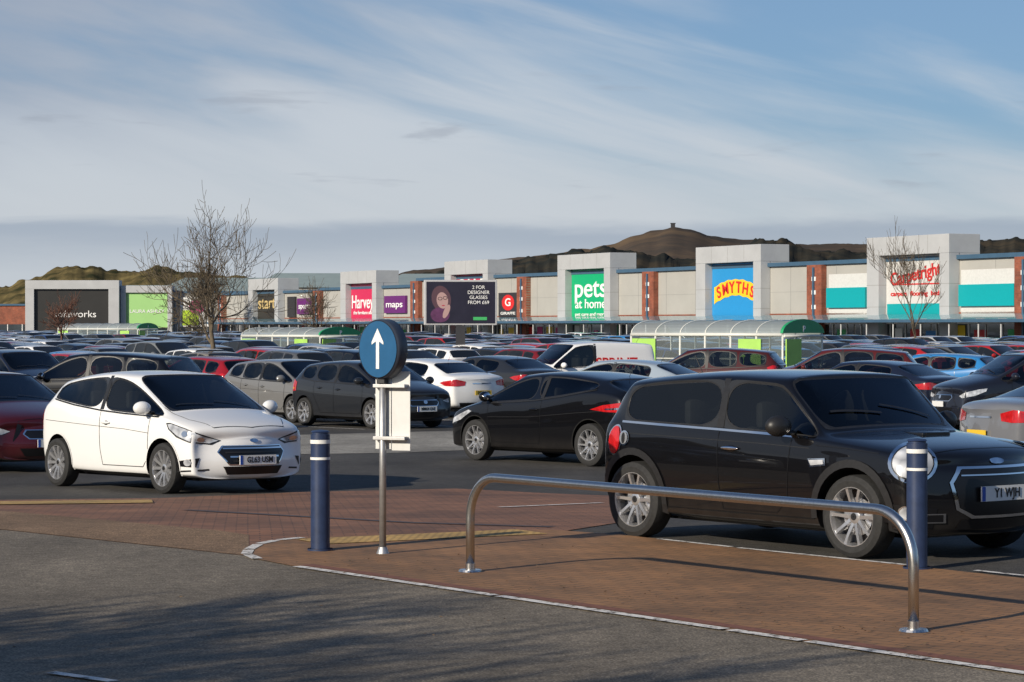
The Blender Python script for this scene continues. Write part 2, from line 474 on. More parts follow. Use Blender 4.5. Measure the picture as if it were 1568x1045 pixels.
    def hit(s,v,u,w,sd=1):
        O,U,W,D=s.views(v,sd); h=s.bvh.ray_cast(O+U*u+W*w,D,12); return h
    def blob(s, c, sc, mi, rz=0., seg=16):
        g=bmesh.ops.create_uvsphere(s.bm,u_segments=seg,v_segments=10,radius=1,matrix=Matrix.Translation(c)@Matrix.Rotation(rz,4,'Z')@Matrix.Diagonal((*sc,1)))
        for f in set(f for v in g['verts'] for f in v.link_faces): f.material_index=mi; f.smooth=True
    def feats(s):
        sp=s.sp; st=sp['st']; wb=sp['wb']; R=sp['R']; w=s.w
        kinds=''.join(a[1] for a in st); ci=[i for i,k in enumerate(kinds) if k=='c']
        bx=sp.get('bx',-.12)
        zb=st[ci[1]][5]
        def belt(x):
            for a,b in zip(st,st[1:]):
                if x<=b[0]: return a[3]+(b[3]-a[3])*(x-a[0])/(b[0]-a[0])
            return st[-1][3]
        xd0=sp.get('xd0',-1.0); xd1=sp.get('xd1',st[ci[-1]+1][0]-.25)
        zs=zb+.13
        if sp.get('doors',5)==3:
            s.strip('side',[(bx,belt(bx)-.01),(bx+.02,.5),(bx+.06,zs),(xd1-.12,zs),(xd1,zs+.12),(xd1+.03,belt(xd1)-.02)],.009,GRILL)
        else:
            s.strip('side',[(bx,belt(bx)-.01),(bx+.0,zs),(xd1-.12,zs),(xd1,zs+.12),(xd1+.03,belt(xd1)-.02)],.009,GRILL)
            s.strip('side',[(bx,zs),(xd0+.25,zs),(xd0+.12,zs+.2),(xd0-.02,.7),(xd0,belt(xd0)-.02)],.009,GRILL)
        xc=st[ci[-1]+1][0]
        zt=st[ci[2]][2]-.085
        s.patch('side',[(bx-.035,belt(bx)+.02),(bx+.045,belt(bx)+.02),(bx+.03,zt),(bx-.04,zt)],TRIM,.004,.12)
        for hx in ([bx+.16] if sp.get('doors',5)==3 else [bx+.16,xd0+.22]):
            for sd in (1,-1):
                h=s.hit('side',hx,belt(hx)-.13,sd)
                if h[0]:
                    s.blob(h[0]+Vector((0,sd*.018,0)),(.10,.014,.016),CHROME if sp.get('chromeh') else PAINT)
                    s.blob(h[0]+Vector((0,sd*.001,-.004)),(.055,.008,.028),GRILL)
        pts=[(a[0],a[3]+.006) for a in st if a[1]=='c']+[(xc-.05,st[ci[-1]+1][3]+.006)]
        s.strip('side',pts,.018,CHROME if sp.get('chromeb') else TRIM,.006)
        tr=sp.get('arch',.0); Ra=R+.05
        for sx in (-1,1):
            cx=sx*wb/2; cz=R+.01
            A=[radians(a) for a in range(-14,196,10)]
            for a0,a1 in zip(A,A[1:]):
                r0=Ra-.004; r1=Ra+(tr or .012)
                s.patch('side',[(cx+r0*cos(a0),cz+r0*sin(a0)),(cx+r1*cos(a0),cz+r1*sin(a0)),(cx+r1*cos(a1),cz+r1*sin(a1)),(cx+r0*cos(a1),cz+r0*sin(a1))],TRIM if tr else PAINT,.012 if tr else .006,.2)
        s.patch('side',[(-wb/2+Ra,zb+.02),(wb/2-Ra,zb+.02),(wb/2-Ra-.03,zb+(.11 if tr else .055)),(-wb/2+Ra+.03,zb+(.11 if tr else .055))],TRIM,.008,.15)
        bm_box(s.bm,s.xr+.35,s.xf-.35,-w+.28,w-.28,.16,zb+.05,GRILL)
        # mirrors
        mx=xc-.22
        h0=s.hit('side',mx,st[ci[-1]][3]+.03,1)
        if h0[0]:
            for sd in (1,-1):
                yy=abs(h0[0].y)
                s.blob(Vector((mx-.02,sd*(yy+.15),h0[0].z+.05)),(.075,.115,.082),sp.get('mirmat',PAINT),rz=sd*.15)
                s.blob(Vector((mx,sd*(yy+.04),h0[0].z-.005)),(.035,.07,.02),TRIM)
                s.blob(Vector((mx-.055,sd*(yy+.15),h0[0].z+.05)),(.045,.09,.062),CHROME,rz=sd*.15)
        for yy0,yy1 in ((-.05,-.55),(.5,.0)):
            s.strip('top',[(xc-.02,yy0),(xc-.09,yy1)],.016,TRIM,.012,both=False)
        # interior
        zs0=.42; hgt=st[ci[1]][2]
        for sx_,yys in ((.12,(-.37,.37)),(-.72,(-.38,.38))):
            for yy in yys:
                bm_box(s.bm,sx_-.28,sx_-.14,yy-.22,yy+.22,zs0,hgt-.48,INT,.05)
                bm_box(s.bm,sx_-.30,sx_+.2,yy-.24,yy+.24,zs0-.1,zs0+.1,INT,.04)
                bm_box(s.bm,sx_-.29,sx_-.20,yy-.12,yy+.12,hgt-.46,hgt-.24,INT,.04)
        bm_box(s.bm,xc-.5,xc-.18,-.62,.62,.6,belt(xc)-.08,INT,.04)
        bm_tube(s.bm,[(xc-.55+.04*sin(t*2*pi/16),-.37+.17*cos(t*2*pi/16),belt(xc)-.08+.17*sin(t*2*pi/16)) for t in range(17)],.014,6,INT,caps=False)
        xa=st[ci[0]][0]+.12; za=s.hit('top',xa,0)[0]
        if za: bm_tube(s.bm,[(xa,0,za.z),(xa-.10,0,za.z+.16)],.004,5,TRIM)
        s.lam()
    def plate(s, v, z, mi, txt=None, wdt=.52, ht=.112):
        O,U,W,D=s.views(v,1); h=s.hit(v,0,z)
        if not h[0]: return None
        x=h[0].x-D.x*.022
        bm_box(s.bm,x-.006,x+.006,-wdt/2,wdt/2,z-ht/2,z+ht/2,mi)
        return x
    def lam(s):
        sp=s.sp; k=sp.get('style','generic'); zf=sp.get('zf',0.)
        P=s.patch
        s.fx=s.rx=None
        if k=='fiesta':
            P('fq',[(.40,.64),(.58,.71),(.80,.79),(1.02,.85),(1.08,.845),(1.04,.77),(.92,.68),(.74,.62),(.50,.59)],TRIM,.004)
            P('fq',[(.43,.64),(.60,.70),(.80,.778),(1.0,.835),(1.055,.83),(1.02,.775),(.90,.695),(.74,.637),(.53,.608)],HEAD,.008)
            P('fq',s.ell(.62,.655,.04,.03,14),CHROME,.012); P('fq',s.ell(.80,.72,.04,.035,14),CHROME,.012)
            g=[(-.40,.57),(.40,.57),(.46,.50),(.34,.36),(-.34,.36),(-.46,.50)]
            P('front',[(x*1.04,.465+(z-.465)*1.12) for x,z in g],CHROME,.006,both=False); P('front',g,GRILL,.010,both=False)
            for i in range(4):
                z=.545-i*.05; hw=.41-.02*i if i<2 else .40-.03*i
                P('front',[(-hw,z-.009),(hw,z-.009),(hw,z+.009),(-hw,z+.009)],CHROME if i in(0,2) else TRIM,.02,both=False)
            P('front',[(-.42,.335),(.42,.335),(.36,.24),(-.36,.24)],GRILL,.006,both=False)
            P('fq',[(.62,.44),(.90,.40),(.93,.34),(.66,.33)],GRILL,.006)
            P('fq',s.ell(.76,.385,.05,.04),HEAD,.010)
            P('front',s.ell(0,.635,.06,.026),CHROME,.012,both=False)
            s.strip('fq',[(.52,.30),(1.0,.27)],.02,TRIM)
            s.fx=s.plate('front',.41,PW); s.fz=.41
            P('rq',[(.52,.98),(.62,.96),(.66,.72),(.52,.70)],TAIL,.008)
            s.strip('top',[(1.08,.70),(1.55,.66),(1.84,.50),(1.90,0)],.008,GRILL,.003)
            s.strip('side',[(-1.6,.84),(-.6,.80),(.4,.76),(.95,.72)],.006,TRIM,.0015)
        elif k=='mini':
            U0=.68; Z0=.73
            P('fq',s.ell(U0,Z0,.180,.145,26),CHROME,.008,.05)
            P('fq',s.ell(U0,Z0,.155,.124,26),TRIM,.012,.05)
            P('fq',s.ell(U0,Z0,.143,.112,26),HEAD,.018,.05)
            P('fq',s.ell(U0-.02,Z0-.01,.055,.055,18),CHROME,.024,.05)
            g=[(-.36,.68),(.36,.68),(.44,.58),(.40,.40),(.28,.34),(-.28,.34),(-.40,.40),(-.44,.58)]
            P('front',[(x*1.07,.52+(z-.52)*1.12) for x,z in g],CHROME,.010,both=False)
            P('front',g,GRILL,.016,both=False)
            z=.635
            P('front',[(-.38,z-.005),(.38,z-.005),(.38,z+.005),(-.38,z+.005)],CHROME,.024,both=False)
            P('front',[(-.38,.31),(.38,.31),(.42,.24),(-.42,.24)],GRILL,.010,both=False)
            P('fq',[(.50,.40),(.92,.44),(.95,.30),(.54,.25)],GRILL,.006)
            P('fq',s.ell(.72,.37,.07,.055),CHROME,.012); P('fq',s.ell(.72,.37,.055,.043),HEAD,.018)
            P('fq',[(.44,.36),(.60,.36),(.60,.29),(.44,.29)],CHROME,.012)
            P('fq',[(.46,.35),(.58,.35),(.58,.30),(.46,.30)],GRILL,.016)
            P('front',s.ell(0,.735,.075,.02),CHROME,.012,both=False)
            s.fx=s.plate('front',.50,PW); s.fz=.50
            P('rear',s.ell(.62,.80,.075,.13),CHROME,.010); P('rear',s.ell(.62,.80,.06,.115),TAIL,.016)
            P('rq',s.ell(.80,.80,.07,.13),CHROME,.008); P('rq',s.ell(.80,.80,.055,.115),TAIL,.014)
            s.strip('side',[(.86,.84),(1.2,.825),(1.5,.80)],.008,GRILL,.003)
            P('side',s.ell(-1.36,.82,.062,.062,22),CHROME,.010,sds=(-1,)); P('side',s.ell(-1.36,.82,.05,.05,22),ALLOY,.016,sds=(-1,)); P('side',s.ell(-1.36,.82,.02,.045,16),TRIM,.02,sds=(-1,))
            P('side',[(.80,.735),(.98,.745),(.99,.69),(.83,.67)],CHROME,.008); P('side',[(.815,.725),(.965,.732),(.97,.70),(.84,.685)],HEAD,.012)
            s.strip('side',[(-1.5,.865),(-.9,.855),(.2,.835),(.8,.815)],.006,TRIM,.0015)
            zz=s.hit('top',1.30,0)[0].z
            bm_box(s.bm,1.10,1.34,-.16,.16,zz-.02,zz+.02,PAINT,.015)
            bm_box(s.bm,1.335,1.345,-.13,.13,zz-.01,zz+.012,GRILL)
        elif k=='coupe':
            P('rq',[(.42,.93),(.60,.98),(.95,.93),(1.15,.86),(.92,.83),(.62,.82),(.44,.85)],TAIL,.008)
            P('rq',[(.62,.90),(.92,.88),(.92,.86),(.62,.865)],CHROME,.012)
            P('rear',[(-.72,.40),(.72,.40),(.66,.27),(-.66,.27)],TRIM,.008,both=False)
            s.rx=s.plate('rear',.55,PY); s.rz=.55
            P('fq',[(.62,.60),(1.08,.80),(1.15,.78),(.95,.64),(.70,.56)],HEAD,.006)
            P('front',[(-.5,.36),(.5,.36),(.42,.22),(-.42,.22)],GRILL,.006,both=False)
            s.fx=s.plate('front',.45,PW); s.fz=.45
            s.strip('side',[(-1.9,.86),(-1.0,.80),(0,.72),(1.0,.70)],.006,TRIM,.0015)
        else:
            z=zf
            P('fq',[(.56,.60+z),(.70,.66+z),(.98,.74+z),(1.12,.76+z),(1.10,.70+z),(.92,.61+z),(.66,.555+z)],HEAD,.006)
            g=[(-.36,.61+z),(.36,.61+z),(.40,.56+z),(.33,.50+z),(-.33,.50+z),(-.40,.56+z)]
            P('front',[(x*1.05,.555+z+(zz-.555-z)*1.25) for x,zz in g],CHROME,.005,both=False); P('front',g,GRILL,.009,both=False)
            P('front',s.ell(0,.575+z,.05,.04),CHROME,.014,both=False)
            P('front',[(-.48,.36+z),(.48,.36+z),(.40,.25+z),(-.40,.25+z)],GRILL,.006,both=False)
            P('fq',[(.72,.40+z),(.90,.39+z),(.90,.33+z),(.74,.32+z)],GRILL,.006)
            s.fx=s.plate('front',.43+z,PW); s.fz=.43+z
            if k=='saloon':
                P('rq',[(.40,.90),(.62,.95),(.95,.90),(1.05,.86),(.90,.79),(.60,.78),(.42,.80)],TAIL,.008)
                P('rear',[(-.3,.86),(.3,.86),(.3,.835),(-.3,.835)],CHROME,.008,both=False)
            else:
                P('rq',[(.52,1.00+z),(.72,1.04+z),(.86,.98+z),(.84,.78+z),(.54,.75+z)],TAIL,.008)
                P('rq',[(.56,.86+z),(.80,.86+z),(.80,.82+z),(.56,.82+z)],AMB,.012)
            P('rear',[(-.66,.38+z),(.66,.38+z),(.6,.28+z),(-.6,.28+z)],TRIM,.006,both=False)
            s.rx=s.plate('rear',(.62 if k=='saloon' else .66)+z,PY); s.rz=(.62 if k=='saloon' else .66)+z
            s.strip('side',[(s.xr+.3,.80+z),(0,.74+z),(s.xf-.9,.70+z)],.006,TRIM,.0015)
        xc=[a for a in s.sp['st'] if a[1]=='h'][-1][0]
        if k!='fiesta': s.strip('top',[(xc,-.66),(xc+.04,0)],.008,GRILL,.003)
    def mesh(s, name):
        me=bpy.data.meshes.new(name); s.bm.to_mesh(me); s.bm.free()
        for m in CM: me.materials.append(m)
        me.set_sharp_from_angle(angle=radians(38))
        return me

SP = {
'fiesta': dict(wb=2.489,R=.305,style='fiesta',doors=3,win=[[0,1],[2]],bx=-.18,spokes=11,twin=False,wr=.755,st=[
 (-1.85,'R',.92,.86,.70,.27),(-1.76,'h',1.01,.99,.79,.22),(-1.42,'c',1.375,1.10,.815,.20),(-.85,'c',1.455,1.03,.855,.18),(-.18,'c',1.49,.97,.865,.17),
 (.34,'c',1.445,.94,.865,.17),(1.18,'h',1.0,.91,.86,.17),(1.52,'h',.94,.85,.855,.18),(1.86,'h',.82,.75,.81,.18),(2.05,'F',.68,.61,.71,.19)]),
'mini': dict(wb=2.495,R=.315,style='mini',doors=3,win=[[0,1],[2]],bx=-.22,spokes=5,wr=.83,wi=.012,arch=.055,chromeb=True,chromeh=True,mirmat=2,
 fdx=[-.10,-.06,0,.02,0,-.02,-.05,-.06,-.07],rdx=[.08,.05,0,0,.02,.02,.03,.03,.03],st=[
 (-1.80,'R',.92,.87,.76,.27),(-1.67,'h',.97,.94,.83,.22),(-1.42,'c',1.335,.95,.85,.20),(-.9,'c',1.385,.935,.865,.17),(-.22,'c',1.415,.92,.87,.16),
 (.40,'c',1.385,.90,.87,.16),(.82,'h',.955,.885,.87,.16),(1.28,'h',.925,.845,.865,.17),(1.78,'h',.85,.785,.845,.18),(2.00,'F',.74,.68,.77,.19)]),
'coupe': dict(wb=2.64,R=.325,style='coupe',doors=3,win=[[0,1],[2]],bx=-.25,spokes=5,wr=.74,st=[
 (-2.12,'R',.98,.93,.76,.32),(-1.98,'h',1.10,1.07,.85,.27),(-1.42,'c',1.34,1.15,.88,.20),(-.7,'c',1.43,1.04,.905,.18),(-.1,'c',1.44,.97,.91,.17),
 (.38,'c',1.39,.94,.91,.17),(1.24,'h',.99,.90,.90,.17),(1.68,'h',.91,.82,.88,.18),(2.02,'h',.79,.71,.83,.18),(2.20,'F',.67,.6,.73,.2)]),
'saloon': dict(wb=2.72,R=.325,style='saloon',win=[[0,1],[2]],bx=-.10,xd0=-.95,spokes=5,wr=.73,chromeb=True,st=[
 (-2.36,'R',.96,.90,.76,.32),(-2.20,'h',1.07,1.0,.86,.26),(-1.80,'h',1.10,1.01,.89,.22),(-1.12,'c',1.37,1.02,.905,.2),(-.7,'c',1.43,.98,.91,.18),(-.10,'c',1.46,.96,.91,.17),
 (.44,'c',1.42,.94,.91,.17),(1.30,'h',1.01,.91,.90,.17),(1.78,'h',.93,.83,.88,.18),(2.14,'h',.80,.72,.83,.18),(2.34,'F',.67,.6,.73,.2)]),
'hatch': dict(wb=2.60,R=.315,style='generic',win=[[0],[1],[2]],bx=-.10,xd0=-.88,spokes=7,twin=False,wr=.75,st=[
 (-1.98,'R',.96,.9,.76,.3),(-1.86,'h',1.06,1.03,.85,.24),(-1.50,'c',1.40,1.07,.875,.2),(-.92,'c',1.46,1.0,.895,.18),(-.10,'c',1.49,.97,.90,.17),
 (.40,'c',1.45,.95,.90,.17),(1.22,'h',1.03,.93,.89,.17),(1.68,'h',.95,.85,.88,.18),(2.02,'h',.82,.74,.83,.18),(2.20,'F',.68,.61,.73,.2)]),
'suv': dict(wb=2.66,R=.35,style='generic',win=[[0],[1],[2]],bx=-.10,xd0=-.92,spokes=5,wr=.77,zf=.16,arch=.05,st=[
 (-2.12,'R',1.10,1.04,.80,.36),(-2.02,'h',1.20,1.17,.88,.30),(-1.74,'c',1.58,1.18,.90,.26),(-.95,'c',1.66,1.13,.925,.24),(-.10,'c',1.69,1.10,.93,.23),
 (.42,'c',1.63,1.08,.93,.23),(1.16,'h',1.20,1.06,.92,.23),(1.62,'h',1.12,.99,.91,.24),(2.04,'h',.99,.89,.86,.25),(2.22,'F',.84,.76,.76,.28)]),
'van': dict(wb=2.70,R=.32,style='generic',win=[[2]],bx=-.10,xd0=-.92,spokes=7,twin=False,wr=.86,zf=.12,st=[
 (-2.14,'R',1.30,1.10,.84,.34),(-2.08,'h',1.36,1.20,.89,.30),(-1.98,'c',1.76,1.16,.90,.25),(-.95,'c',1.82,1.12,.91,.24),(-.10,'c',1.83,1.09,.91,.23),
 (.50,'c',1.76,1.06,.91,.23),(1.22,'h',1.18,1.04,.90,.23),(1.66,'h',1.08,.96,.89,.24),(2.02,'h',.95,.86,.85,.25),(2.18,'F',.80,.73,.76,.26)]),
}
CARS={}
for k in SP:
    c=Car(SP[k], 3 if k in('mini','fiesta','coupe') else 2)
    me=c.mesh(k+'_mesh'); far=me.copy(); far.materials[GLASS]=m_glass_far
    CARS[k]=(me, c.fx, getattr(c,'fz',0), c.rx, getattr(c,'rz',0), far)

NAMES={'fiesta':'small_hatchback_car','mini':'small_hatchback_car','coupe':'coupe_car','saloon':'saloon_car','hatch':'hatchback_car','suv':'suv_car','van':'delivery_van'}
placed=[]
def car(k, x, y, ang, col, reg=None, rear=None):
    me,fx,fz,rx,rz,far=CARS[k]
    o=bpy.data.objects.new(NAMES[k], far if y>75 else me); link(o)
    o.location=(x,y,zg(y)); s=(zg(y+1.2)-zg(y-1.2))/2.4
    o.rotation_euler=(s*cos(ang)*1., -s*sin(ang), ang)
    o.color=(*col,1); placed.append((x,y))
    if reg and fx:
        text(reg,.098,CM[INK],o,(fx+.0085,0.025,fz),rz=pi/2,sx=.86,name='number_plate_lettering',bold=.0015)
        box('plate_band',fx+.006,fx+.0085,-.258,-.222,fz-.054,fz+.054,CM[EUB],o)
    if rear and rx:
        text(rear,.098,CM[INK],o,(rx-.0085,0,rz),rz=-pi/2,sx=.86,name='number_plate_lettering',bold=.0015)
    return o
H0=radians(-51.5)
BLK=(.004,.004,.005); WHT=(.80,.80,.79); SIL=(.38,.39,.40); GRY=(.09,.095,.10); RED=(.36,.015,.015); MAR=(.05,.006,.010); BLU=(.015,.04,.13); LBL=(.03,.20,.48); DBL=(.010,.014,.03); BRZ=(.11,.028,.018)
car('mini',2.44,20.41,H0,BLK,'Y1 WJH')
car('fiesta',-4.34,31.5,radians(-49.8),WHT,'GL63 USM')
car('coupe',.945,39.5,radians(131.3),BLK,None,'PN10 VXA')
car('hatch',-3.19,56.0,H0,(.018,.02,.024),'MM64 EAE')
car('saloon',-8.0,37.8,H0,MAR,'SA61 KDE')
car('hatch',-5.25,60.0,H0,(.16,.16,.16))
car('saloon',-2.25,63.5,radians(131),WHT,None,'DY13 OKP')
car('hatch',-8.0,66.5,radians(131),(.27,.01,.015),None,'MF57 AXN')
car('suv',-8.7,53.5,radians(160),BLK)
car('suv',-12.4,63,H0,DBL)
car('hatch',-13.1,75,radians(130),RED)
car('saloon',-.5,70,radians(130),(.02,.022,.026))
car('saloon',2.75,61.5,radians(150),(.30,.36,.42))
vn=car('van',1.95,73.,radians(205),WHT)
text('SPRINT',.42,M('van_text_red',(.6,.02,.02),.5),vn,(-.75,.93,1.18),rz=pi,name='van_lettering',bold=.01)
car('suv',5.4,69,radians(165),(.06,.012,.010))
car('suv',8.9,68,radians(168),(.09,.014,.012))
car('saloon',8.6,60,radians(135),DBL)
car('hatch',12.3,73,radians(150),LBL)
car('suv',11.0,53,radians(195),(.010,.012,.02))
car('saloon',8.45,34.2,radians(17),(.15,.155,.17))
car('hatch',17.2,84,radians(190),RED)
car('hatch',-16.5,80,H0,GRY)
car('saloon',-11.5,49.5,H0,(.015,.015,.02))
NP=len(placed)
# unseen cars to the left, added for reflections in the near car's side
for i,(x,y,k,c) in enumerate(((-11.5,23,'suv',GRY),(-13.6,21.3,'hatch',BLK),(-15.6,19.7,'saloon',RED),(-17.7,18,'hatch',DBL),(-19.8,16.4,'suv',BLK),(-14.5,33,'hatch',SIL),(-16.6,31.2,'saloon',BLK),(-18.8,29.5,'suv',GRY),(-21,27.8,'hatch',MAR))):
    car(k,x,y,H0+(pi if i%2 else 0),c)
palette=[BLK,BLK,BLK,GRY,GRY,(.03,.03,.035),(.02,.02,.022),SIL,WHT,RED,MAR,BLU,DBL,(.17,.18,.18),(.16,.012,.015),(.05,.05,.055),(.20,.18,.15),RED,(.28,.28,.27)]
A=Vector((.783,.622)); Hh=Vector((.622,-.783))
bays=[]
rows=[]; b=-71.
while b>-345:
    rows+= [(b,0),(b-5.3,1)]; b-=16.6
for b,face in rows:
    a=-40.
    while a<330:
        a+=2.55
        P=A*a+Hh*b
        if P.y<60 or P.y>400 or abs(P.x/P.y)>.235: continue
        if (P.x-44.57)*(-.9001)+(P.y-210.3)*(-.4356)<17: continue
        if P.y<210: bays.append((P,a,b))
        if random.random()<.13: continue
        if any((P.x-q[0])**2+(P.y-q[1])**2<4.2**2 for q in placed[:NP]): continue
        k=random.choice(['hatch','hatch','saloon','suv','fiesta','coupe','hatch','mini' if P.y>120 else 'hatch'])
        ang=H0 if (random.random()<(.6 if face==0 else .4)) else H0+pi
        c=random.choice(palette)
        if random.random()<.03: c=LBL
        car(k,P.x+random.uniform(-.15,.15),P.y+random.uniform(-.15,.15),ang+random.uniform(-.03,.03),c)

# ------------------------------------------------------------------ ground
sheet('ground',[[(-9000,-400),(9000,-400),(9000,9000),(-9000,9000)]],m_earth,-.004)
sheet('car_park_surface',[[(-160,-60),(160,-60),(160,440),(-160,440)]],m_asph,0.)
sheet('road_surface',[[(-40,-20),(40,-20),(40,-8.),(6.9,6.5),(3.6,11.2),(-1.9,19.0),(-2.0,19.1),(-4.4,21.6),(-7.,24.3),(-16,32),(-40,50)]],m_asph_fg,.004)
sheet('crossing_paving',[[(-2.02,19.3),(-1.65,20.6),(.413,21.3),(1.2,23.5),(1.25,29.2),(-.7,31.2),(-2.6,30.3),(-4.0,28.6),(-7.6,27.4),(-7.,24.3),(-4.4,21.6),(-2.05,19.15)]],m_paver2,.006)
sheet('aisle_sheen',[[(-9,40.5),(-2,42.5),(3,47),(4.5,56),(-1.2,53),(-8,48)]],m_asph_sheen,.005)  # paler patch: grazing sheen on the aisle painted as colour
sheet('brown_strip',[[(-2.02,19.3),(-2.2,21.0),(-5.1,25.2),(-7.3,25.4),(-7.,24.3),(-4.4,21.6),(-2.05,19.15)]],m_asph_br,.0085)
ISL=[(-1.556,18.2),(2.416,12.81),(3.6,11.2),(6.9,6.5),(9.5,9.),(5.,15.3),(3.535,17.36),(2.88,18.3),(1.73,19.8),(.95,20.95),(.3,21.55),(-1.65,20.75),(-1.88,20.5),(-2.02,20.1),(-2.05,19.36),(-1.906,18.8)]
sheet('island_paving',[ISL],m_paver,.010)
tp=[]
d=(Vector((.28,21.35))-Vector((-1.47,20.3))); nn=Vector((-d.y,d.x)).normalized()
p=Vector((-1.50,20.05)); q=Vector((.30,21.05)); tp.append([tuple(p),tuple(q),tuple(q+nn*.52),tuple(p+nn*.52)])
tp.append([(-7,26.2),(-3.87,27.1),(-4.0,27.9),(-7.1,27.0)])
sheet('tactile_paving',tp,m_tactile,.015)
wl=[]
P0=Vector((-1.556,18.2)); P1=Vector((3.6,11.2)); Lt=(P1-P0).length; dd=(P1-P0)/Lt
t=0
while t<Lt:
    L=random.choice([.9,1.3,2.2,.6]); wl.append(line_poly(P0+dd*t,P0+dd*min(Lt,t+L),.085)); t+=L+random.choice([.015,.02,.05])
tip=[(-1.906,18.8),(-2.03,19.2),(-2.05,19.6),(-2.02,20.1),(-1.9,20.45),(-1.70,20.72)]
for p,q in zip(tip,tip[1:]):
    P=Vector(p);Q=Vector(q); wl.append(line_poly(P,P+(Q-P)*.86,.085))
wl.append(line_poly((1.2,20.55),(1.73,19.8),.06)); wl.append(line_poly((1.78,19.72),(2.88,18.3),.06)); wl.append(line_poly((3.3,17.9),(3.8,17.2),.06)); wl.append(line_poly((3.85,17.1),(4.6,16.0),.06))
wl.append(line_poly((-.13,26.),(.97,27.1),.09))
wl.append(line_poly((-2.32,12.62),(-1.95,12.3),.07))
sheet('road_markings',wl,m_white,.014)
bl=[]
for P,a,b in bays:
    c=P+A*1.28; bl.append(line_poly(c-Hh*2.4,c+Hh*2.4,.09))
for i in range(-5,8):
    for b0 in (-46.5,):
        c=A*(32.3+1.3+2.6*i)+Hh*b0; bl.append(line_poly(c-Hh*2.4,c+Hh*2.4,.08))
sheet('parking_bay_markings',bl,m_white,.009)
sheet('drainage_channel',[line_poly((-3.3,25.4),(-.9,22.75),.13),line_poly((-.9,22.75),(.35,22.0),.13)],m_chan,.0115)
sheet('kerb_edging',[line_poly(Vector((-1.50,18.34)),Vector((3.68,11.3)),.11)],M('edging_red',(.19,.075,.045),.8,var=.3,scale=18,world=True),.0125)
# dead leaves and grit scattered on the paving: one mesh
bm=bmesh.new(); rl=random.Random(5)
for i in range(420):
    t=rl.random(); base=Vector((-1.5,18.5)).lerp(Vector((3.0,12.8)),t); off=abs(rl.gauss(0,.5))
    x=base.x+.8*off+rl.gauss(0,.1); y=base.y+.6*off+rl.gauss(0,.1)
    if i%3==0: x=rl.uniform(-3,2.5); y=rl.uniform(13,20)
    s_=rl.uniform(.006,.018); a=rl.random()*6.28; z=.017
    bm.faces.new([bm.verts.new((x+s_*cos(a+k*pi/2)*(1 if k%2 else .6),y+s_*sin(a+k*pi/2)*(1 if k%2 else .6),z+rl.uniform(0,.008))) for k in range(4)])
mesh_obj('fallen_leaves',bm,[M('leaf_litter',(.16,.10,.05),.8,var=.6,scale=3,world=True)])

# ------------------------------------------------------------------ street furniture
def hoop(name,p,q,h=.69,r=.031,cr=.30):
    e=empty(name,(p[0],p[1],0)); d=Vector((q[0]-p[0],q[1]-p[1],0)); L=d.length; d.normalize()
    pts=[Vector((0,0,.012)),Vector((0,0,h-cr))]
    for i in range(1,13):
        a=i/12*pi/2; pts.append(d*(cr-cr*cos(a))+Vector((0,0,h-cr+cr*sin(a))))
    for i in range(0,13):
        a=pi/2-i/12*pi/2; pts.append(d*(L-cr+cr*cos(a))+Vector((0,0,h-cr+cr*sin(a))))
    pts.append(d*L+Vector((0,0,.012)))
    bm=bmesh.new(); bm_tube(bm,pts,r,20); mesh_obj('tube',bm,[m_steel],e)
    bm=bmesh.new()
    for t in (0,L):
        c=d*t
        bmesh.ops.create_cone(bm,cap_ends=True,segments=28,radius1=.085,radius2=.078,depth=.014,matrix=Matrix.Translation((c.x,c.y,.019)))
        bmesh.ops.create_cone(bm,cap_ends=True,segments=28,radius1=.036,radius2=.034,depth=.05,matrix=Matrix.Translation((c.x,c.y,.045)))
    mesh_obj('flanges',bm,[m_steel],e)
hoop('barrier_hoop',(-.296,17.82),(2.29,14.33))
def bollard(x,y,h):
    e=empty('bollard',(x,y,.010)); bm=bmesh.new()
    R=.075
    def cyl(z0,z1,r0,r1,mi):
        n=28; a=[bm.verts.new((r0*cos(2*pi*k/n),r0*sin(2*pi*k/n),z0)) for k in range(n)]; b=[bm.verts.new((r1*cos(2*pi*k/n),r1*sin(2*pi*k/n),z1)) for k in range(n)]
        for k in range(n):
            f=bm.faces.new((a[k],a[(k+1)%n],b[(k+1)%n],b[k])); f.material_index=mi; f.smooth=True
    z=h
    segs=[(0,.015,.10,.10,0),(.015,h-.225,R,R,0),(h-.225,h-.205,R+.003,R+.003,1),(h-.205,h-.10,R,R,0),(h-.10,h-.07,R+.003,R+.003,1),(h-.07,h-.03,R,R,0),(h-.03,h-.028,R,R-.01,0),(h-.028,h-.012,R-.01,R-.01,0),(h-.012,h,R,R-.012,0),(h,h+.008,R-.012,.001,0)]
    for s_ in segs: cyl(*s_)
    mesh_obj('post',bm,[m_navy,m_band],e)
bollard(-1.49,19.53,.93); bollard(2.91,18.06,.93)
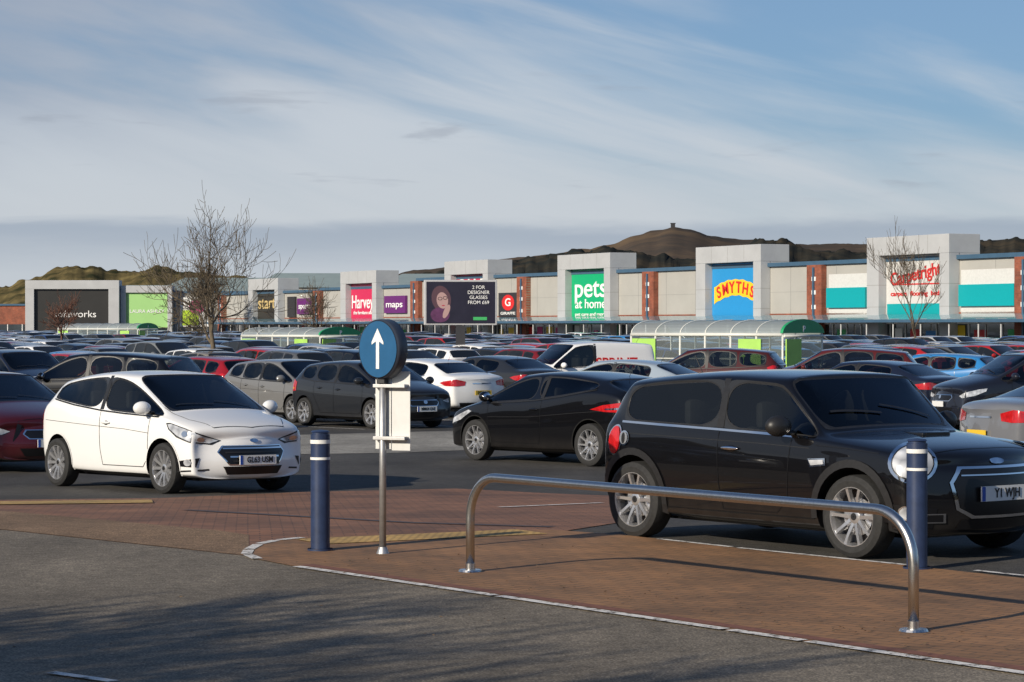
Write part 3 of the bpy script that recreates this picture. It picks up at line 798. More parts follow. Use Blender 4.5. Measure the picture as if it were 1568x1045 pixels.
# round arrow sign
e=empty('arrow_road_sign',(-.99,19.25,.01))
bm=bmesh.new(); bm_tube(bm,[(0,0,0),(0,0,1.5)],.027,16); bmesh.ops.create_cone(bm,cap_ends=True,segments=20,radius1=.05,radius2=.03,depth=.05,matrix=Matrix.Translation((0,0,.025)))
mesh_obj('pole',bm,[m_galv],e)
na=atan2(-.84,-.54)
hd=empty('head',(0,0,1.565),0); hd.parent=e
hd.rotation_euler=(0,0,na+pi/2)
hd.rotation_euler=(0,0,atan2(-.70,-.72)+pi/2)
bm=bmesh.new()
prof=[(.215,-.05),(.228,-.045),(.23,-.02),(.23,.05),(.22,.06),(.001,.06)]
n=48; rings=[[bm.verts.new((r*cos(2*pi*k/n),y,r*sin(2*pi*k/n))) for k in range(n)] for r,y in prof]
for a,b in zip(rings,rings[1:]):
    for k in range(n):
        f=bm.faces.new((a[k],a[(k+1)%n],b[(k+1)%n],b[k])); f.smooth=True; f.material_index=1
f=bm.faces.new(rings[0]); f.material_index=0
mesh_obj('disc',bm,[m_signblue,M('sign_rim',(.04,.05,.07),.4,var=.1)],hd)
bm=bmesh.new()
def flat(bm,pts,y,mi=0): 
    f=bm.faces.new([bm.verts.new((x,y,z)) for x,z in pts]); f.material_index=mi; return f
flat(bm,[(-.018,-.15),(.018,-.15),(.018,.06),(-.018,.06)],-.053)
flat(bm,[(-.018,.06),(.018,.06),(.068,.035),(.068,.055),(0,.16),(-.068,.055),(-.068,.035)],-.0535)
mesh_obj('arrow',bm,[m_signwhite],hd)
bk=empty('back_plates',(0,0,0),radians(-22)); bk.parent=e
box('plate_a',-.075,.055,.032,.036,.80,1.36,m_signback,bk)
box('plate_b',.062,.215,.032,.036,.79,1.395,m_signback,bk)
for z in (.87,1.27): box('rail',-.07,.20,-.034,.030,z,z+.028,m_galv,bk,.004)
box('clip',-.035,.035,-.04,.04,1.30,1.37,CM[TRIM],bk,.006)

# ------------------------------------------------------------------ retail row
m_clad=M('pale_cladding',(.40,.39,.36),.6,var=.06,scale=.3)
m_frame=M('portal_frame',(.43,.44,.45),.55,var=.07,scale=.5)
m_frame_d=M('portal_frame_joint',(.28,.28,.27),.6)
def brickwall():
    m=pavers('brick_wall',(.30,.085,.045),(.24,.07,.04),(.25,.18,.13),0,.45,.15)
    nt=m.node_tree
    for l in list(nt.links):
        if l.to_node.type=='MAPPING': nt.links.remove(l)
    tc=nt.nodes.new('ShaderNodeTexCoord'); mp=[n for n in nt.nodes if n.type=='MAPPING'][0]
    mp.inputs['Rotation'].default_value=(radians(90),0,0)
    nt.links.new(tc.outputs['Object'],mp.inputs[0]); return m
m_brick=brickwall()
m_bluetrim=M('blue_fascia',(.05,.11,.18),.4,var=.1,scale=1)
m_canopy=M('canopy_glass',(.10,.26,.33),.15,var=.2,scale=.6,coat=.5)
m_shopglass=M('shop_glass',(.03,.04,.045),.08,var=.5,scale=.6,coat=1.)
m_roof=M('metal_roof',(.30,.36,.33),.5,var=.08,scale=.4)
m_dark=M('dark_gap',(.03,.03,.035),.6)
m_poster=[M('poster_'+n,c,.5) for n,c in (('red',(.6,.03,.03)),('white',(.75,.75,.72)),('yellow',(.8,.55,.03)),('pink',(.55,.03,.2)),('blue',(.03,.2,.5)),('green',(.05,.4,.12)))]
tw=M('text_white',(.85,.85,.83),.5); tr_=M('text_red',(.65,.02,.02),.5); ty=M('text_yellow',(.85,.55,.02),.5)
ORG=(44.57,210.3,-.5); RZ=atan2(-.9001,.4356); K=1.0325
def store(s0,s1,tower,th,ph,sgn,side_signs=(),brick=True,name='retail_store'):
    """unit between distances s0<s1 along the row; local x = -s"""
    e=empty(name,ORG,RZ)
    x0,x1=-s1*K,-s0*K
    box('hall_walls',x0,x1,0.,26,0,ph,m_clad,e)
    box('roof_deck',x0+.01,x1-.01,.3,25.8,ph,ph+.12,m_roof,e)
    box('blue_gutter',x0,x1,-.35,.28,ph-.05,ph+.32,m_bluetrim,e)
    bm=bmesh.new()
    bm_box(bm,x0,x1,-.012,.001,5.6,5.63)
    xx=x0+3
    while xx<x1: bm_box(bm,xx,xx+.05,-.014,.001,3.3,ph-.1); xx+=6.2
    mesh_obj('cladding_joints',bm,[m_frame_d],e)
    if brick:
        for c in (x0,):
            box('brick_pier',c-1.3,c+1.3,-.6,-.02,0,ph-.06,m_brick,e)
            box('rain_pipe',c-.12,c+.12,-.75,-.605,0,ph-.3,m_bluetrim,e)
            bm=bmesh.new()
            for zz in (3.9,5.3,6.6): bm_box(bm,c-.35,c+.35,-.66,-.606,zz,zz+.4)
            mesh_obj('pier_lamps',bm,[m_signwhite],e)
        box('low_brick',x0,x1,-.08,-.015,2.6,3.5,m_brick,e)
    box('shop_front',x0+.1,x1-.1,-.16,-.09,.0,2.6,m_shopglass,e)
    bm=bmesh.new(); xx=x0+.2
    while xx<x1: bm_box(bm,xx,xx+.12,-.24,-.162,0,2.6); xx+=2.4
    bm_box(bm,x0,x1,-.26,-.242,2.45,2.62)
    mesh_obj('mullions',bm,[m_signwhite],e)
    rnd=random.Random(int(s0*10))
    xx=x0+1
    while xx<x1-1:
        if rnd.random()<.75:
            box('window_poster',xx,xx+rnd.uniform(.8,1.9),-.20,-.165,rnd.uniform(.6,1.2),rnd.uniform(1.8,2.4),rnd.choice(m_poster),e)
        xx+=2.4
    # canopy
    bm=bmesh.new()
    v=[bm.verts.new(p) for p in ((x0,-4.,2.75),(x1,-4.,2.75),(x1,-.65,3.35),(x0,-.65,3.35),(x0,-4.,2.67),(x1,-4.,2.67),(x1,-.65,3.27),(x0,-.65,3.27))]
    for q in ((0,1,2,3),(7,6,5,4),(0,4,5,1),(2,6,7,3),(1,5,6,2),(0,3,7,4)): bm.faces.new([v[j] for j in q])
    mesh_obj('canopy',bm,[m_canopy],e)
    bm=bmesh.new(); bm_box(bm,x0,x1,-4.1,-4.005,2.6,2.86); mesh_obj('canopy_edge',bm,[m_bluetrim],e)
    bm=bmesh.new(); xx=x0+1
    while xx<x1:
        bm_tube(bm,[(xx,-3.7,0),(xx,-3.7,2.66)],.07,8); bm_box(bm,xx-.03,xx+.03,-3.95,-.7,2.87,2.93); xx+=4.2
    mesh_obj('canopy_posts',bm,[m_frame],e)
    # portal tower
    if tower is not None:
        a=-tower*K; W=12.8; l=a-W; D=-1.15; lw=1.9
        th_=th
        box('portal_leg_right',a-lw*.75,a,D,-.02,0,th_-1.7,m_frame,e,.04)
        box('portal_leg_left',l,l+lw,D,-.02,0,th_-1.7,m_frame,e,.04)
        box('portal_head',l-.003,a+.003,D-.003,2.2,th_-1.7,th_,m_frame,e,.04)
        box('portal_back',l+.02,a-.02,.02,2.2,ph-.5,th_-1.705,m_frame,e)
        bm=bmesh.new()
        for zz in (4.0,6.0): 
            bm_box(bm,a-lw*.75-.002,a+.004,D-.006,-.03,zz,zz+.04); bm_box(bm,l-.004,l+lw+.002,D-.006,-.03,zz,zz+.04)
        for fx_ in (.25,.5,.75): bm_box(bm,l+W*fx_,l+W*fx_+.04,D-.008,D,th_-1.7,th_-.03)
        mesh_obj('portal_joints',bm,[m_frame_d],e)
        sgn(e,l+lw+.02,a-lw*.75-.02,th_)
    for f in side_signs: f(e)
    return e
def panel(e,x0,x1,z0,z1,mat,y=-.16,t=.14,name='sign_panel'): return box(name,x0,x1,y-t,y,z0,z1,mat,e,.02)
def fit(body,e,x0,x1,z,h,mat,y,bold=.01,name='lettering'):
    o=text(body,h*1.35,mat,e,((x0+x1)/2,y,z),sx=1.,bold=bold*h,extrude=.03,name=name)
    bpy.context.view_layer.update(); w=o.dimensions.x
    if w>0: o.scale=((x1-x0)/w,1,1)
    return o
def sg_carpet(e,x0,x1,th):
    panel(e,x0,x1,3.1,th-1.75,M('sign_cream',(.60,.59,.57),.5,var=.03)); panel(e,x0+.2,x1-.2,2.9,4.3,M('teal',(.0,.33,.35),.4,var=.05),-.31,.05,'teal_band')
    o=fit('Carpetright',e,x0+.7,x1-.9,6.9,1.2,tr_,-.34,.02); o.rotation_euler=(pi/2,radians(-7),0)
    box('underline',x0+1.0,x1-1.2,-.34,-.305,6.0,6.12,tr_,e)
    fit('carpets  flooring  beds',e,x0+.8,x1-.8,5.2,.45,tr_,-.34)
def sg_toys(e,x0,x1,th):
    panel(e,x0,x1,2.6,th-1.75,M('toy_blue',(.02,.27,.60),.4,var=.04))
    bm=bmesh.new(); n=24; cx=(x0+x1)/2; W=(x1-x0)*.45
    up=[];lo=[]
    for k in range(n+1):
        t=-1+2*k/n; z=5.45+.75*(1-t*t)
        hh=.80+.12*abs(t)+.05*cos(t*18)
        up.append(bm.verts.new((cx+W*t,-.335,z+hh-.15*t*t))); lo.append(bm.verts.new((cx+W*t,-.335,z-hh)))
    for k in range(n): bm.faces.new((lo[k],lo[k+1],up[k+1],up[k]))
    mesh_obj('yellow_arch',bm,[ty],e)
    for i,ch in enumerate('SMYTHS'):
        t=-1+2*(i+.5)/6; o=text(ch,1.6,tr_,e,(cx+W*t*.92,-.36,5.45+.72*(1-t*t)),bold=.03,extrude=.03,ry=radians(t*22),name='letter'); o.scale=(1.05,1,1)
def sg_pets(e,x0,x1,th):
    panel(e,x0,x1,2.5,th-1.75,M('pet_green',(.0,.40,.16),.4,var=.04))
    fit('pets',e,x0+.9,x1-.9,6.5,2.3,tw,-.34,.012); fit('at home',e,x0+1.,x1-1.,4.75,1.1,tw,-.34,.01); fit('pet care and more',e,x0+1,x1-1,3.6,.4,tw,-.34)
def sg_red(e,x0,x1,th): panel(e,x0,x1,3.1,th-1.75,M('crimson',(.55,.01,.06),.4,var=.05)); fit('SALE',e,x0+.8,x1-.8,7.6,1.0,tw,-.34)
def sg_harv(e,x0,x1,th): panel(e,x0,x1,2.6,th-1.75,M('raspberry',(.60,.02,.09),.4,var=.05)); fit('Harveys',e,x0+.4,x1-.4,5.5,1.9,tw,-.34,.01); fit('the furniture store',e,x0+1,x1-1,4.1,.5,tw,-.34)
def sg_black(e,x0,x1,th): panel(e,x0,x1,2.8,th-1.75,M('sign_black',(.03,.027,.02),.4,var=.1)); fit('starts',e,x0+.4,x1-.4,5.7,1.9,M('text_gold',(.6,.45,.2),.5),-.34,.01)
teal=M('teal_box',(.0,.34,.37),.4,var=.05); purple=M('purple',(.13,.015,.15),.4,var=.08); gblk=M('g_black',(.03,.028,.03),.4)
def teal_at(s0,s1,z0=4.0,z1=5.9):
    def f(e):
        panel(e,-s1*K,-s0*K,z0-1.3,z1+1.3,m_signback,-.03,.05,'white_backboard'); panel(e,-s1*K+.02,-s0*K-.02,z0,z1,teal,-.085,.3,'teal_sign')
    return f
def purple_at(s0,s1,txt): 
    def f(e):
        panel(e,-s1*K,-s0*K,4.0,6.3,purple,-.03,.35,'purple_sign'); fit(txt,e,-s1*K+.8,-s0*K-.8,5.15,.9,tw,-.41)
    return f
def g_at(s0,s1):
    def f(e):
        panel(e,-s1*K,-s0*K,3.4,6.3,gblk,-.03,.35,'square_sign'); bm=bmesh.new()
        cx=-(s0+s1)/2*K; bm.faces.new([bm.verts.new((cx+1.7*cos(a*pi/12),-.39,5.1+.95*sin(a*pi/12))) for a in range(24)]); mesh_obj('disc',bm,[tr_],e)
        text('G',1.3,tw,e,(cx,-.41,5.1),sx=1.8,bold=.02); fit('GIRAFFE',e,cx-2,cx+2,3.8,.35,tw,-.39)
    return f
store(-26,2.0,None,0,8.2,None,[teal_at(-10,0)])
store(2.0,33.5,11.6,10.4,8.2,sg_carpet,[teal_at(3.6,11.3),teal_at(25.4,31.8)])
store(33.5,65.4,42.1,10.4,8.2,sg_toys)
store(65.4,95.4,72.8,10.4,8.2,sg_pets)
store(95.4,126.2,103.4,10.4,8.2,sg_red,[g_at(96.8,102.0)])
store(126.2,160.,137.4,9.8,7.4,sg_harv,[purple_at(129.6,136.5,'maps')])
store(160.,200.,173.7,9.4,7.2,sg_black,[purple_at(162.,168.,'sports'),lambda e: panel(e,-172*K,-169*K,3.6,6.6,gblk,-.03,.3)])

# left block facing the camera
def block(name,x0,x1,y,h,parts,wall,fr=None):
    e=empty(name,(x0,y,-.5)); w=x1-x0
    box('walls',0,w,0,25,0,h-.02,wall,e); box('roof',-.2,w+.2,-.25,25.2,h-.02,h+.3,m_bluetrim if fr is None else fr,e)
    box('shop_front',.3,w-.3,-.08,-.01,0,2.6,m_shopglass,e)
    bm=bmesh.new(); xx=.5
    while xx<w: bm_box(bm,xx,xx+.12,-.14,-.085,0,2.6); xx+=2.5
    mesh_obj('mullions',bm,[m_signwhite],e)
    for p in parts: p(e)
    return e
def sofa(e):
    box('frame_left',0,1.5,-1.3,-.02,0,8.6,m_frame,e,.03); box('frame_right',14.2,16.,-1.3,-.02,0,8.6,m_frame,e,.03); box('frame_head',-.003,16.003,-1.303,2,8.6,10.1,m_frame,e,.03)
    box('sign_panel',1.52,14.18,-.7,-.1,.0,8.58,M('charcoal_sign',(.028,.027,.025),.35,var=.1,scale=.3),e)
    fit('sofaworks',e,4.8,12.,4.3,1.2,tw,-.74,.0)
block('retail_store',-83.,-67.,430,8.4,[sofa],m_clad)
def grn(e):
    box('frame_left',0,.9,-1.2,-.02,0,8.,m_frame,e,.03); box('frame_right',8.,8.8,-1.2,-.02,0,8.,m_frame,e,.03); box('frame_head',-.003,8.803,-1.203,2,8.,9.2,m_frame,e,.03)
    box('sign_panel',.92,7.98,-.7,-.1,2.,7.98,M('lime_panel',(.34,.60,.22),.4,var=.05,scale=.3),e); fit('LAURA ASHLEY',e,1.5,7.4,4.8,.6,tw,-.74)
block('retail_store',-66.9,-58.1,431,8.2,[grn],m_clad)
def wht(e):
    box('sign_panel',1.,6.5,-.4,-.1,2.2,7.2,m_signwhite,e,.02); box('lime_square',1.4,4.2,-.5,-.41,2.4,5.,M('lime',(.45,.65,.03),.4),e)
    bm=bmesh.new(); bm.faces.new([bm.verts.new((3.9+1.3*cos(a*pi/12),-.55,5.6+1.2*sin(a*pi/12))) for a in range(24)]); mesh_obj('disc',bm,[m_poster[3]],e)
block('retail_store',-58.,-44.5,432,8.,[wht],m_clad)
block('brick_store',-112,-83.2,431,5.8,[],m_brick)
def gable(name,x,y,w,dp,h,rh,rz=0.):
    e=empty(name,(x,y,-.5),rz); box('walls',-w/2,w/2,0,dp,0,h,m_clad,e)
    bm=bmesh.new(); a=[bm.verts.new(p) for p in ((-w/2-.5,-.5,h+.01),(w/2+.5,-.5,h+.01),(w/2-4,dp/2,h+rh),(-w/2+4,dp/2,h+rh),(-w/2-.5,dp+.5,h+.01),(w/2+.5,dp+.5,h+.01))]
    for q in ((0,1,2,3),(5,4,3,2),(1,5,2),(4,0,3),(0,4,5,1)): bm.faces.new([a[j] for j in q])
    mesh_obj('hipped_roof',bm,[m_roof],e)
gable('warehouse',-36,470,24,30,9.5,3.,.1); gable('warehouse',-58,500,26,30,9,3.2); gable('warehouse',-12,430,20,26,9.3,2.2,.1); gable('warehouse',13,360,12,26,9,2.4,.1); gable('warehouse',-75,520,22,30,8.,3.)

# ------------------------------------------------------------------ billboard
bx,by=-2.25,110.
e=empty('billboard',(bx,by,-.5),radians(4))
box('cabinet',-1.6,1.6,-.06,.28,2.3,4.28,M('billboard_grey',(.45,.45,.46),.5,var=.05),e,.03)
box('poster_face',-1.5,1.5,-.08,-.062,2.38,4.2,M('poster_dark',(.022,.02,.035),.3,var=.2,scale=1.5),e)
box('post',-.2,.2,0,.2,0,2.29,m_dark,e)
bm=bmesh.new()
def elp(bm,cx,cz,a,b,y,mi,rot=0,n=22):
    f=bm.faces.new([bm.verts.new((cx+a*cos(t)*cos(rot)-b*sin(t)*sin(rot),y,cz+a*cos(t)*sin(rot)+b*sin(t)*cos(rot))) for t in [2*pi*k/n for k in range(n)]]); f.material_index=mi
elp(bm,-.85,3.45,.42,.58,-.0830,0,.2); elp(bm,-.80,3.38,.25,.36,-.0845,1,.15); elp(bm,-.9,2.75,.42,.33,-.0838,2); elp(bm,-.62,2.9,.12,.32,-.0850,1,-.4)
elp(bm,-.90,3.46,.10,.075,-.0870,3); elp(bm,-.68,3.49,.10,.075,-.0872,3); elp(bm,-.90,3.46,.075,.052,-.0885,1); elp(bm,-.68,3.49,.075,.052,-.0887,1); elp(bm,-.76,3.16,.07,.025,-.0880,4)
mesh_obj('portrait_print',bm,[M('hair_print',(.09,.045,.06),.5),M('skin_print',(.42,.27,.26),.5),M('dress_print',(.10,.03,.09),.5,var=.3),M('ink_print',(.01,.01,.01),.5),M('lips_print',(.4,.03,.06),.5)],e)
for i,t in enumerate(('2 FOR','DESIGNER','GLASSES','FROM £69')): text(t,.21,tw,e,(.78,-.09,3.95-.22*i),name='poster_text')
box('logo',.55,1.15,-.09,-.082,2.52,2.66,m_poster[5],e)

# ------------------------------------------------------------------ shelters
m_poly=frosted('polycarbonate',(.60,.66,.67),.6); m_wall=frosted('shelter_glass',(.6,.66,.64),.22)
m_green=M('shelter_green',(.02,.32,.12),.4,var=.08); m_lime=M('advert_lime',(.35,.62,.12),.45,var=.08,scale=2)
m_shframe=M('shelter_frame',(.66,.67,.62),.4,var=.04)
def shelter(x,y,rz,L,W,h,rise):
    e=empty('trolley_shelter',(x,y,zg(y)),rz)
    n=12; bm=bmesh.new(); fr=bmesh.new(); gb=bmesh.new(); wl_=bmesh.new()
    arc=[(W/2*-cos(pi*k/n), h+rise*sin(pi*k/n)) for k in range(n+1)]
    nl=int(L/1.1)
    for i in range(nl):
        xa=-L/2+i*L/nl; xb=xa+L/nl
        for (y0,z0),(y1,z1) in zip(arc,arc[1:]):
            f=bm.faces.new([bm.verts.new(p) for p in ((xa,y0,z0),(xb,y0,z0),(xb,y1,z1),(xa,y1,z1))]); f.smooth=True
    for i in range(nl+1):
        xx=-L/2+i*L/nl; bm_tube(fr,[(xx,a,b+.01) for a,b in arc],.03,6)
        for s in (-1,1): bm_tube(fr,[(xx,s*W/2,0),(xx,s*W/2,h)],.045,6)
    for s in (-1,1):
        for zz in (.3,h*.55,h): bm_tube(fr,[(-L/2,s*W/2,zz),(L/2,s*W/2,zz)],.025 if zz<h else .07,6)
        wl_.faces.new([wl_.verts.new(p) for p in ((-L/2,s*(W/2-.01),.3),(L/2,s*(W/2-.01),.3),(L/2,s*(W/2-.01),h),(-L/2,s*(W/2-.01),h))])
    for xx in (L/2+.06,):
        o_=[(a*1.06,b+.06) for a,b in arc]
        gb.faces.new([gb.verts.new((xx,a,b)) for a,b in o_]) 
        for (a0,b0),(a1,b1) in zip(o_,o_[1:]): gb.faces.new([gb.verts.new(p) for p in ((xx,a0,b0),(xx,a1,b1),(xx-.12,a1,b1),(xx-.12,a0,b0))])
        bm_tube(fr,[(xx,-W/2,h-.04),(xx,W/2,h-.04)],.05,6)
    mesh_obj('roof_glazing',bm,[m_poly],e); mesh_obj('side_glazing',wl_,[m_wall],e); mesh_obj('frame',fr,[m_shframe],e); mesh_obj('gable_end',gb,[m_green],e)
    text('P',.30,tw,e,(L/2+.075,0,h+rise*.4),rz=pi/2,name='gable_symbol',bold=.01)
    box('advert',L/2+.05,L/2+.1,-W/2+.1,-W/2+1.0,.35,h-.15,m_lime,e); box('advert_side',L/2-1.9,L/2-.9,-W/2-.08,-W/2-.045,.35,h-.15,m_lime,e)
    text('i',.5,m_green,e,(L/2-1.4,-W/2-.1,h*.6),bold=.02); box('advert_left',-L/2+.1,-L/2+1.2,-W/2-.08,-W/2-.045,.3,h-.15,m_lime,e)
shelter(-11.05,131,radians(-44),6.2,2.7,1.75,.42)
shelter(7.8,92,radians(-42),6.9,2.4,1.95,.50)
shelter(-37,230,radians(-28),9,3.,2.,.5)

# ------------------------------------------------------------------ bare trees
m_bark=M('bark',(.11,.085,.055),.85,var=.35,scale=8,bump=.3)
m_twig_red=M('bark_red',(.13,.06,.04),.85,var=.3,scale=8)
def tree(x,y,H,spread,seed,levels=5,trunk=.3,r0=.11,mat=None,name='bare_tree',lean=0.,up=.35,kids=(3,4),twig=.005,wide=1.):
    rnd=random.Random(seed); bm=bmesh.new()
    def grow(p,d,L,r,lv):
        n=5 if lv<3 else 3
        pts=[p.copy()]; rad=[r]; q=p.copy(); dd=d.copy()
        for i in range(n):
            j=.05 if lv==0 else .17
            dd=(dd+Vector((rnd.gauss(0,j),rnd.gauss(0,j),rnd.gauss(0,.08)+up*.10*lv*.5))).normalized()
            q=q+dd*L/n; pts.append(q.copy()); rad.append(max(twig,r*(1-.42*(i+1)/n)))
        bm_tube(bm,pts,rad,8 if lv==0 else (5 if lv<3 else 3),0,caps=False)
        if lv>=levels: return
        k=rnd.randint(*kids)+(1 if lv==0 else 0)
        a0=rnd.random()*2*pi
        for j in range(k):
            t=.30+.65*(j+rnd.random()*.6)/k if lv>0 else .60+.38*(j+.5*rnd.random())/k
            idx=min(n-1,int(t*n)); f=t*n-idx; f=min(f,1)
            pp=pts[idx].lerp(pts[idx+1],f); rr=rad[idx]*.58
            ax=dd.orthogonal().normalized(); ax.rotate(Matrix.Rotation(a0+j*2.4,3,dd))
            ang=radians(rnd.uniform(28,58))*spread
            nd=dd.copy(); nd.rotate(Matrix.Rotation(ang,3,ax))
            grow(pp,nd,L*rnd.uniform(.55,.85),rr,lv+1)
        grow(pts[-1],dd,L*rnd.uniform(.6,.78),rad[-1]*.9,lv+1)
    grow(Vector((0,0,0)),Vector((lean,0,1)).normalized(),H*trunk,r0,0)
    zs=max(v.co.z for v in bm.verts)
    bmesh.ops.scale(bm,vec=(H/zs*wide,H/zs*wide,H/zs),verts=bm.verts[:])
    o=mesh_obj(name,bm,[mat or m_bark],None,True); o.location=(x,y,zg(y)-.02); return o
tree(-10.6,90,7.5,1.05,12,5,.36,.16,up=.5,twig=.010,kids=(2,4),wide=.74)
tree(21.0,130,8.0,.62,5,5,.30,.09,up=.8,twig=.010,kids=(2,3),wide=.7)
tree(-13.0,165,5.6,.8,8,4,.3,.07,twig=.010,wide=.8)
tree(-30.5,170,4.8,.8,18,4,.3,.08,m_twig_red,twig=.011,wide=.8)
tree(-46,378,11,.8,28,4,.3,.1,twig=.03)
tree(-20.5,170,5.2,.8,38,4,.3,.08,twig=.010)
# street trees beside the road, outside the frame to the left
tree(-11.4,5.6,6.4,1.0,3,5,.30,.12,kids=(3,4),twig=.013,wide=1.2)
tree(-12.6,3.2,6.4,1.0,9,5,.30,.12,kids=(3,4),twig=.013,wide=1.2)

# ------------------------------------------------------------------ unseen treeline, added so the car paint has something dark to reflect
bm=bmesh.new(); rows=[]; NA=260
for j,(dr,hf) in enumerate(((0,0),(-.8,.35),(-.3,.75),(1.5,1.),(5,.5))):
    row=[]
    for i in range(NA+1):
        th=radians(122+228*i/NA)
        h=6.5+4.5*mn.fractal(Vector((i*.13,7.7,0)),.8,2.,5)+1.2*mn.noise(Vector((i*.9,3.,0)))
        rr=68+dr+2.5*mn.noise(Vector((i*.4,j*1.3,1.)))
        row.append(bm.verts.new((rr*cos(th),rr*sin(th),-.5+max(.0,h)*hf)))
    rows.append(row)
for a,b in zip(rows,rows[1:]):
    for i in range(NA): bm.faces.new((a[i],a[i+1],b[i+1],b[i]))
mesh_obj('reflection_treeline',bm,[M('winter_trees',(.045,.042,.028),.95,var=.5,scale=.6,world=True,spec=.1)])

# ------------------------------------------------------------------ hills
def ridge(name,pts,D,mat,front,amp,fs,back=600,nx=500,ny=10):
    xs0,xs1=pts[0][0],pts[-1][0]
    def hz(x):
        for (a,za),(b,zb) in zip(pts,pts[1:]):
            if x<=b:
                t=(x-a)/(b-a); t=t*t*(3-2*t)*.5+t*.5; return za+(zb-za)*t
        return pts[-1][1]
    bm=bmesh.new(); rows=[]
    for j in range(ny+4):
        t=j/ny
        row=[]
        for i in range(nx+1):
            x=xs0+(xs1-xs0)*i/nx; z=hz(x)
            if j<=ny: y=D-front*(1-t); zz=z*(t*t*(3-2*t)*.8+t*.2)
            else: y=D+back*(j-ny)/3; zz=z*(1-(j-ny)/3*.9)
            zz+=amp*mn.fractal(Vector((x*fs,y*fs*.6,3.3)),.8,2.,5)*min(1,t*1.5)
            row.append(bm.verts.new((x*(y/D if j<=ny else 1),y,zz-.6 if j else -3)))
        rows.append(row)
    for a,b in zip(rows,rows[1:]):
        for i in range(nx):
            f=bm.faces.new((a[i],a[i+1],b[i+1],b[i])); f.smooth=True
    return mesh_obj(name,bm,[mat])
def hillmat(name,c1,c2,c3,s):
    m,nt,p,out=newmat(name); geo=nt.nodes.new('ShaderNodeNewGeometry')
    n=nt.nodes.new('ShaderNodeTexNoise'); n.inputs['Scale'].default_value=s; n.inputs['Detail'].default_value=8; n.inputs['Roughness'].default_value=.65
    nt.links.new(geo.outputs['Position'],n.inputs['Vector'])
    r=nt.nodes.new('ShaderNodeValToRGB'); r.color_ramp.elements[0].position=.36; r.color_ramp.elements[0].color=(*c1,1); r.color_ramp.elements[1].position=.64; r.color_ramp.elements[1].color=(*c3,1)
    x=r.color_ramp.elements.new(.5); x.color=(*c2,1)
    nt.links.new(n.outputs['Fac'],r.inputs[0]); nt.links.new(r.outputs[0],p.inputs['Base Color']); p.inputs['Roughness'].default_value=1; p.inputs['Specular IOR Level'].default_value=0
    return m
ridge('moorland_hill',[(-900,5),(-377,20),(-221,45),(-112,68),(-65,74),(-19,80),(12,85),(51,89),(90,95),(122,101),(145,111),(168,116.5),(192,120),(215,117),(238,109),(270,104),(293,104),(340,101),(402,100),(480,101),(558,103),(611,107),(714,110),(870,100),(1500,60)],
      3000,hillmat('moor',(.055,.055,.052),(.10,.078,.062),(.16,.115,.075),.006),1300,3,.02)  # moor tones muted, with distance haze mixed into the colour
ridge('wooded_hill',[(-500,5),(-116,30),(-70,45),(-18,53),(8,56),(34,59.5),(60,63),(78,66),(91,62),(138,56),(180,64),(200,72),(216,71.5),(232,64),(268,61),(320,61),(356,64),(372,70),(407,71),(476,73),(554,70),(900,50)],
      2000,hillmat('woods',(.026,.032,.032),(.042,.042,.036),(.08,.065,.045),.015),700,3.2,.09,nx=900)  # slight bluish distance haze is part of these wood tones
ridge('gorse_mound',[(-260,8),(-145,10),(-122,11.5),(-117,14),(-113,15),(-108,16),(-99,15.8),(-91,15.5),(-85,16.4),(-75,15.5),(-68,14.2),(-57,12.9),(-44,11),(-25.5,7),(20,1)],
      600,hillmat('gorse',(.04,.042,.022),(.12,.095,.045),(.21,.165,.07),.16),70,1.6,.12,back=120,nx=700)
e=empty('hilltop_tower',(192,3000,118)); box('keep',-2.5,2.5,-2.5,2.5,0,6,m_dark,e); box('parapet',-3,3,-3,3,6,7,m_dark,e)

# ------------------------------------------------------------------ world
w=bpy.data.worlds.new('World'); scene.world=w; w.use_nodes=True; nt=w.node_tree; nt.nodes.clear()
out=nt.nodes.new('ShaderNodeOutputWorld')
SE=radians(22); SAZ=atan2(-.68,-.73)
sky=nt.nodes.new('ShaderNodeTexSky'); sky.sky_type='NISHITA'; sky.sun_disc=False; sky.sun_elevation=SE; sky.sun_rotation=SAZ; sky.air_density=1.; sky.dust_density=.4; sky.ozone_density=2.
tint=nt.nodes.new('ShaderNodeMix'); tint.data_type='RGBA'; tint.blend_type='MULTIPLY'; tint.inputs[0].default_value=1; tint.inputs[7].default_value=(.76,1.0,1.40,1)
nt.links.new(sky.outputs[0],tint.inputs[6])
bg=nt.nodes.new('ShaderNodeBackground'); bg.inputs[1].default_value=.064; nt.links.new(tint.outputs[2],bg.inputs[0])
tc=nt.nodes.new('ShaderNodeTexCoord'); sp=nt.nodes.new('ShaderNodeSeparateXYZ'); nt.links.new(tc.outputs['Generated'],sp.inputs[0])
def mth(op,a,b=None,c=None,clamp=False):
    n=nt.nodes.new('ShaderNodeMath'); n.operation=op; n.use_clamp=clamp
    for i,v in enumerate((a,b,c)):
        if v is None: continue
        if isinstance(v,(int,float)): n.inputs[i].default_value=v
        else: nt.links.new(v,n.inputs[i])
    return n.outputs[0]
az=mth('ARCTAN2',sp.outputs[0],sp.outputs[1]); el=mth('ARCSINE',sp.outputs[2])
def comb(x,y,z=0.):
    n=nt.nodes.new('ShaderNodeCombineXYZ')
    for i,v in enumerate((x,y,z)):
        if isinstance(v,(int,float)): n.inputs[i].default_value=v
        else: nt.links.new(v,n.inputs[i])
    return n.outputs[0]
